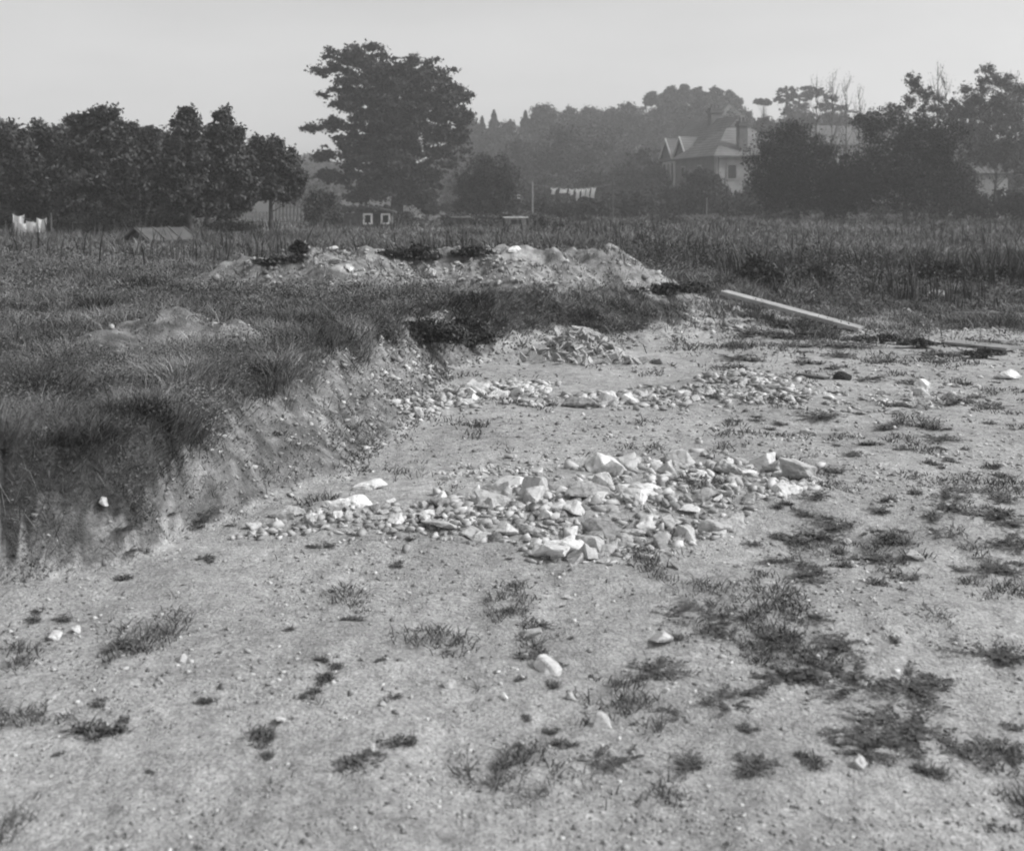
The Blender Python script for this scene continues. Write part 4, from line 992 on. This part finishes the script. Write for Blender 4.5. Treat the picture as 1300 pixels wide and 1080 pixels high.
# paling fence behind the lawn
def fence(u0, u1, Y, h, lab, vary=.15, step=.28, m='wood_pale'):
    x0 = (u0-CU)/F*Y; x1 = (u1-CU)/F*Y; xm = (x0+x1)/2; z = gz(xm, Y)
    root = empty('paling_fence', (xm, Y, z), 0, lab, 'fence'); mb = MB(); n = int((x1-x0)/step)
    for i in range(n):
        hh = h*random.uniform(1-vary, 1); xx = x0-xm+i*step; w = step*.55
        mb.prism([(xx,0,0),(xx+w,0,0),(xx+w,0,hh-.08),(xx+w/2,0,hh),(xx,0,hh-.08)], (0,.025,0))
    mb.build('palings', M[m], root)
    for zz in (.3*h, .75*h): MB().box((0,.05,zz), (x1-x0,.05,.07)).build('rail', M[m], root)
fence(284, 345, 88, .8, 'pale paling fence beyond the lawn, left of the dome-shaped tree trunk')
fence(349, 392, 86, 1.5, 'taller pale paling fence right of the dome-shaped tree trunk')
fence(505, 535, 90, 1.5, 'bright fence panel seen just right of the great trunk', m='white', step=.16)
# linen on lines
def garment(a, w, h, k, lab, grp, sh='sheet'):
    nx_, nz_ = 9, 7; bm = bmesh.new(); g = []
    for j in range(nz_+1):
        row = []
        for i in range(nx_+1):
            q = i/nx_; f = j/nz_; ww = w*(1-.12*f*random.uniform(.8,1.2)) if sh == 'sheet' else w*(1 if f < .35 else .55)
            row.append(bm.verts.new(((q-.5)*ww, .10*math.sin(q*9+k)*(.3+f)+.12*f, -f*h*(1+.12*math.sin(q*5+k*2)) - .07*math.sin(q*math.pi))))
        g.append(row)
    for j in range(nz_):
        for i in range(nx_): bm.faces.new((g[j][i], g[j][i+1], g[j+1][i+1], g[j+1][i]))
    bmesh.ops.solidify(bm, geom=bm.faces[:], thickness=.012)
    me = bpy.data.meshes.new('linen'); bm.to_mesh(me); bm.free(); me.materials.append(M['cloth'])
    o = obj('linen', me, None, a); o.rotation_euler = (0, 0, R(32)); return tag(o, lab, 'linen', grp)
Y = 70
xa = (676-CU)/F*Y; xb = (778-CU)/F*Y; za = gz(xa, Y)
root = empty('washing_line', (xa, Y, za), 0, 'washing line strung between two posts left of the house', 'washing line')
htop = H+(CV-234)/F*Y-za
MB().tube([(0,0,-.1),(0,0,htop+.15)], [.06,.05]).build('post', M['wood_pale'], root)
MB().tube([(xb-xa,0,-.1),(xb-xa,0,htop+.7)], [.05,.04]).build('post', M['wood_dark'], root)
line = [(q*(xb-xa), 0, htop-.28*math.sin(math.pi*q)) for q in np.linspace(0,1,12)]
MB().tube(line, [.012]*12, 4).build('line', M['wood_pale'], root)
for i, (u, w, h, sh, lab) in enumerate([(704,.55,.34,'shirt','small white cloth at the left end of the washing line'),(716,.50,.26,'sheet','white cloth second from the left on the line'),(726,.36,.34,'shirt','narrow white cloth third from the left on the line'),
      (734,.40,.62,'shirt','longest white garment hanging in the middle of the line'),(741,.36,.5,'sheet','white cloth right of the longest garment'),(747,.34,.52,'sheet','white cloth second from the right on the line'),(754,.38,.56,'sheet','white cloth at the right end of the line')]):
    x = (u-CU)/F*Y; q = (x-xa)/(xb-xa); garment((x, Y-.02, za+htop-.28*math.sin(math.pi*q)+.0), w, h, i, lab, 'linen on the washing line', sh)
garment(at(655, 246, 74), .8, .35, 3, 'white cloth hung beside the hawthorn', None)
mb = MB(); x = (655-CU)/F*74; mb.tube([(-1.0,0,-.2),(-1.0,0,0),(.9,0,.0),(.9,0,-.2)], [.02]*4, 5)
Y = 35; grp = 'white linen under the orchard'
for i, (u, v, w, h, lab) in enumerate([(24,272,.35,.45,'narrow white cloth, leftmost under the orchard'),(31,281,.55,.55,'broad white sheet sagging under the orchard'),(44,280,.5,.4,'white cloth right of the broad sheet under the orchard'),(53,276,.3,.55,'upright white cloth at the right end under the orchard')]):
    garment(at(u, v, Y), w, h, i, lab, grp)
xa = (16-CU)/F*Y; xb = (64-CU)/F*Y; za = gz(xa, Y); zt = at(20, 274, Y).z
root = empty('low_washing_line', (xa, Y, za), 0, 'low line under the orchard at the far left', 'washing line')
MB().tube([(0,.05,-.1),(0,.05,zt-za+.1)], [.04,.03]).build('post', M['wood_dark'], root); MB().tube([(xb-xa,.05,-.1),(xb-xa,.05,zt-za+.1)], [.04,.03]).build('post', M['wood_dark'], root)
MB().tube([(0,.05,zt-za+.05),((xb-xa)/2,.05,zt-za-.15),(xb-xa,.05,zt-za+.05)], [.01]*3, 4).build('line', M['wood_dark'], root)

# ------------------------------------------------------------------ the brick house
hx, hy = 18.5, 100.0; zb = gz(hx, hy)-.3
root = empty('brick_house', (hx, hy, 0), math.atan2(.298, .952), 'large brick house with hipped tile roof and tall chimneys beyond the field', 'house')
def Wl(w, s, z): return (w, s, z)
EA = 6.2
MB().prism([(0,0,zb),(8.5,0,zb),(8.5,0,EA),(0,0,EA)], (0,.3,0)).build('front_wall', M['render'], root)  # paler than the side walls: the sunlit front is put into its colour
mb = MB(); mb.box((4.25,4.35,(EA+zb)/2), (8.5,8.1,EA-zb)); mb.build('wall', M['brick'], root)
mb = MB(); mb.box((5.0,12.2,(EA+zb)/2), (7.0,7.58,EA-zb-.02)); mb.build('rear_wall', M['brick'], root)
# front hipped roof (a closed solid), overhanging eaves
def solid(name, V, Fs, m, parent):
    bm = bmesh.new(); vs = [bm.verts.new(v) for v in V]
    for f in Fs: bm.faces.new([vs[i] for i in f])
    bmesh.ops.recalc_face_normals(bm, faces=bm.faces); me = bpy.data.meshes.new(name); bm.to_mesh(me); bm.free(); me.materials.append(M[m]); return obj(name, me, parent)
o_ = .4
roof = solid('front_roof', [(-o_,-o_,EA),(8.5+o_,-o_,EA),(8.5+o_,8.7,EA),(-o_,8.7,EA),(3.0,3.6,9.0),(5.6,3.6,9.0)], [(0,1,2,3),(0,1,5,4),(1,2,5),(2,3,4,5),(3,0,4)], 'tile', root)
MB().box((4.25,-o_+.02,EA-.09), (9.3,.06,.16)).build('gutter', M['wood_dark'], root); MB().box((-o_+.02,4.1,EA-.09), (.06,9.0,.16)).build('gutter', M['wood_dark'], root)
rr_ = solid('main_roof', [(1.1,4.6,EA-.0+.03),(8.9,4.6,EA+.03),(8.9,16.4,EA+.03),(1.1,16.4,EA+.03),(5.0,4.6,10.35),(5.0,15.6,10.35)], [(0,1,2,3),(0,1,4),(1,2,5,4),(2,3,5),(3,0,4,5)], 'tile', root)
# chimneys
def chimney(parent, w, s, z0, z1, sx, sy, pots):
    mb = MB(); mb.box((w,s,(z0+z1)/2), (sx,sy,z1-z0)); mb.box((w,s,z1-.25), (sx+.22,sy+.22,.2)); mb.box((w,s,z1+.05), (sx+.12,sy+.12,.1)); c = mb.build('chimney', M['brick'], parent)
    for i in range(pots):
        f = (i+.5)/pots-.5
        MB().tube([(w+f*sx*.9,s,z1+.1),(w+f*sx*.9,s,z1+.5)], [.14,.11], 8).build('pot', M['brick'], c)
chimney(roof, 2.95, .55, 5.9, 9.3, .85, .6, 2)
chimney(rr_, 5.0, 9.6, 9.6, 11.3, 1.3, .7, 3)
# paired gables on the rear wing
for s in (9.9, 13.1):
    mb = MB(); mb.prism([(1.38,s-1.4,zb+.1),(1.38,s+1.4,zb+.1),(1.38,s+1.4,6.3),(1.38,s,8.2),(1.38,s-1.4,6.3)], (.5,0,0)); g_ = mb.build('gable', M['brick'], root)
    for sd in (-1, 1):
        mb = MB(); mb.prism([(1.1,s+sd*1.75,5.95),(1.1,s,8.38),(1.1,s,8.58),(1.1,s+sd*1.85,6.03)], (.1,0,0)); mb.build('bargeboard', M['render_white'], g_)
        mb = MB(); mb.prism([(1.2,s+sd*1.75,5.98),(1.2,s,8.40),(1.2,s,8.55),(1.2,s+sd*1.85,6.05)], (3.2,0,0)); mb.build('gable_roof', M['tile'], g_)
    f = MB().box((1.34,s,5.2), (.1,1.9,1.9)).build('window', M['white'], root)
    for dy in (-.45, .45): MB().box((1.285,s+dy,5.2), (.03,.6,1.4)).build('pane', M['glass'] if dy > 0 and s > 12 else M['render'], f)
    f = MB().box((1.34,s,2.6), (.1,1.7,1.3)).build('window', M['white'], root)
    MB().box((1.285,s,2.6), (.03,1.2,.8)).build('pane', M['render'], f)
for w, s in [(0, 3.2), (0, 6.6)]:
    f = MB().box((-.02, s, 4.9), (.1,.8,1.1)).build('window', M['wood_pale'], root); MB().box((-.08, s, 4.9), (.03,.55,.85)).build('pane', M['glass'], f)
for w in (1.6, 5.6):
    f = MB().box((w, -.02, 4.75), (1.1,.1,1.5)).build('window', M['wood_pale'], root); MB().box((w, -.08, 4.75), (.8,.03,1.2)).build('pane', M['glass'], f)
    f = MB().box((w, -.02, 2.0), (1.2,.1,1.5)).build('window', M['render_white'], root); MB().box((w, -.08, 2.0), (.9,.03,1.2)).build('pane', M['glass'], f)
MB().tube([(-.12,8.3,EA-.1),(-.12,8.3,1.0)], [.11,.11], 8).build('drainpipe', M['render_white'], root)
MB().tube([(.2,-.1,EA-.1),(.2,-.1,.6)], [.05,.05], 6).build('drainpipe', M['wood_dark'], root)

def simple_house(name, u, Y, w, d, ev, rd, zbase, rz, lab, wallm, wins, roofm='tile', ch=True):
    x = (u-CU)/F*Y; root = empty(name, (x, Y, zbase), rz, lab, 'house')
    MB().prism([(-w/2,0,-1),(-w/2,d,-1),(-w/2,d,ev),(-w/2,d/2,rd-.05),(-w/2,0,ev)], (w,0,0)).build('wall', M[wallm], root)
    for s in (0, 1):
        y0, y1 = (-.35, d/2) if s == 0 else (d+.35, d/2); z0 = ev-.35*(rd-ev)/(d/2)
        rf = MB().prism([(-w/2-.3,y0,z0+.05),(-w/2-.3,y1,rd+.05),(-w/2-.3,y1,rd+.2),(-w/2-.3,y0,z0+.2)], (w+.6,0,0)).build('roof', M[roofm], root)
    if ch: 
        mb = MB(); mb.box((w*.3,d/2,rd+.3), (.9,.6,1.6)); mb.box((w*.3,d/2,rd+1.05), (1.1,.8,.2)); mb.build('chimney', M['brick'], rf)
    for (wx, wz, ww, wh) in wins:
        f = MB().box((wx,-.03,wz), (ww,.1,wh)).build('window', M['white'], root); MB().box((wx,-.09,wz), (ww-.25,.03,wh-.25)).build('pane', M['glass'], f)
    return root
x = (1252-CU)/F*96
simple_house('white_cottage', 1252, 79.5, 3.0, 4, 3.6, 5.2, gz((1252-CU)/F*79.5, 79.5), R(-6), 'white cottage glimpsed through the trees near the right edge', 'render_white', [(-.9,1.9,.7,1.1),(.8,1.9,.7,1.1)], ch=False)
x = (1066-CU)/F*118
simple_house('long_grey_house', 1066, 118, 6.5, 6, 7.3, 9.3, gz(x, 118), R(8), 'grey house half hidden in the gap between the two big thickets', 'render', [(-1.8,5.6,.9,1.3),(.2,5.6,.9,1.3),(2.1,5.6,.9,1.3),(-1.8,2.6,.9,1.3),(2.1,2.6,.9,1.3)], ch=False)
x = (947-CU)/F*186
simple_house('hilltop_house', 947, 186, 5, 5, 5.0, 7.2, at(947, 133, 186).z-7.2, R(72), 'far pale gabled house high on the wooded rise', 'render_white', [(0,3.2,1,1.2)])
x = (20-CU)/F*100

# ------------------------------------------------------------------ haze
mb = MB(); mb.box((0, 215, 22), (960, 520, 52)); hz = mb.build('haze', bpy.data.materials.new('haze'))
hm = hz.data.materials[0]; hm.use_nodes = True; hm.node_tree.nodes.clear()
o1 = hm.node_tree.nodes.new('ShaderNodeOutputMaterial'); pv = hm.node_tree.nodes.new('ShaderNodeVolumePrincipled')
pv.inputs['Color'].default_value = (.9,.9,.9,1); pv.inputs['Density'].default_value = .0017; pv.inputs['Anisotropy'].default_value = .2
hm.node_tree.links.new(pv.outputs[0], o1.inputs['Volume'])
tag(hz, 'thin pale haze hanging over the far trees', 'haze', kind='stuff')

# ------------------------------------------------------------------ light
SUN_EL, SUN_AZ = R(42), R(96)       # azimuth clockwise from +Y: the sun stands right of and a little beyond the camera
w = bpy.data.worlds.new('World'); scene.world = w; w.use_nodes = True; nt = w.node_tree; nt.nodes.clear()
out = nt.nodes.new('ShaderNodeOutputWorld'); bg = nt.nodes.new('ShaderNodeBackground'); sk = nt.nodes.new('ShaderNodeTexSky')
sk.sky_type = 'NISHITA'; sk.sun_disc = False; sk.sun_elevation = SUN_EL; sk.sun_rotation = SUN_AZ; sk.dust_density = 2.2; sk.air_density = 1.0; sk.ozone_density = 0
bw = nt.nodes.new('ShaderNodeRGBToBW'); nt.links.new(sk.outputs[0], bw.inputs[0])
tc = nt.nodes.new('ShaderNodeTexCoord'); mp_ = nt.nodes.new('ShaderNodeMapping'); mp_.inputs['Scale'].default_value = (1.2, 1.2, 5); mp_.inputs['Rotation'].default_value = (0, R(12), 0)
cn = nt.nodes.new('ShaderNodeTexNoise'); cn.inputs['Scale'].default_value = 2.2; cn.inputs['Detail'].default_value = 5
mr = nt.nodes.new('ShaderNodeMapRange'); mr.inputs[1].default_value = .35; mr.inputs[2].default_value = .7; mr.inputs[3].default_value = .94; mr.inputs[4].default_value = 1.10
mu = nt.nodes.new('ShaderNodeMath'); mu.operation = 'MULTIPLY'
nt.links.new(tc.outputs['Generated'], mp_.inputs[0]); nt.links.new(mp_.outputs[0], cn.inputs['Vector']); nt.links.new(cn.outputs['Fac'], mr.inputs[0])
nt.links.new(bw.outputs[0], mu.inputs[0]); nt.links.new(mr.outputs[0], mu.inputs[1]); nt.links.new(mu.outputs[0], bg.inputs[0])
bg.inputs['Strength'].default_value = .15; nt.links.new(bg.outputs[0], out.inputs[0])
sd = bpy.data.lights.new('sun', 'SUN'); sd.energy = 2.2; sd.angle = R(3); so = bpy.data.objects.new('sun', sd); link(so)
dv = Vector((math.sin(SUN_AZ)*math.cos(SUN_EL), math.cos(SUN_AZ)*math.cos(SUN_EL), math.sin(SUN_EL)))
so.rotation_euler = dv.to_track_quat('Z', 'Y').to_euler()

# ------------------------------------------------------------------ camera: level, with the back of the plate camera shifted
cd = bpy.data.cameras.new('camera'); co = bpy.data.objects.new('camera', cd); link(co); scene.camera = co
co.location = (0, 0, H); co.rotation_euler = (R(90), 0, 0)
cd.sensor_width = 36; cd.sensor_fit = 'HORIZONTAL'; cd.lens = 36*F/1300; cd.shift_y = -(540-CV)/1300
cd.clip_start = .1; cd.clip_end = 3000
cd.dof.use_dof = True; cd.dof.focus_distance = 8; cd.dof.aperture_fstop = 3.5
scene.view_settings.view_transform = 'Standard'; scene.view_settings.look = 'None'; scene.view_settings.exposure = .45; scene.view_settings.gamma = 1
scene.cycles.max_bounces = 6; scene.cycles.volume_bounces = 1; scene.cycles.pixel_filter_type = 'BLACKMAN_HARRIS'; scene.cycles.filter_width = 2.0
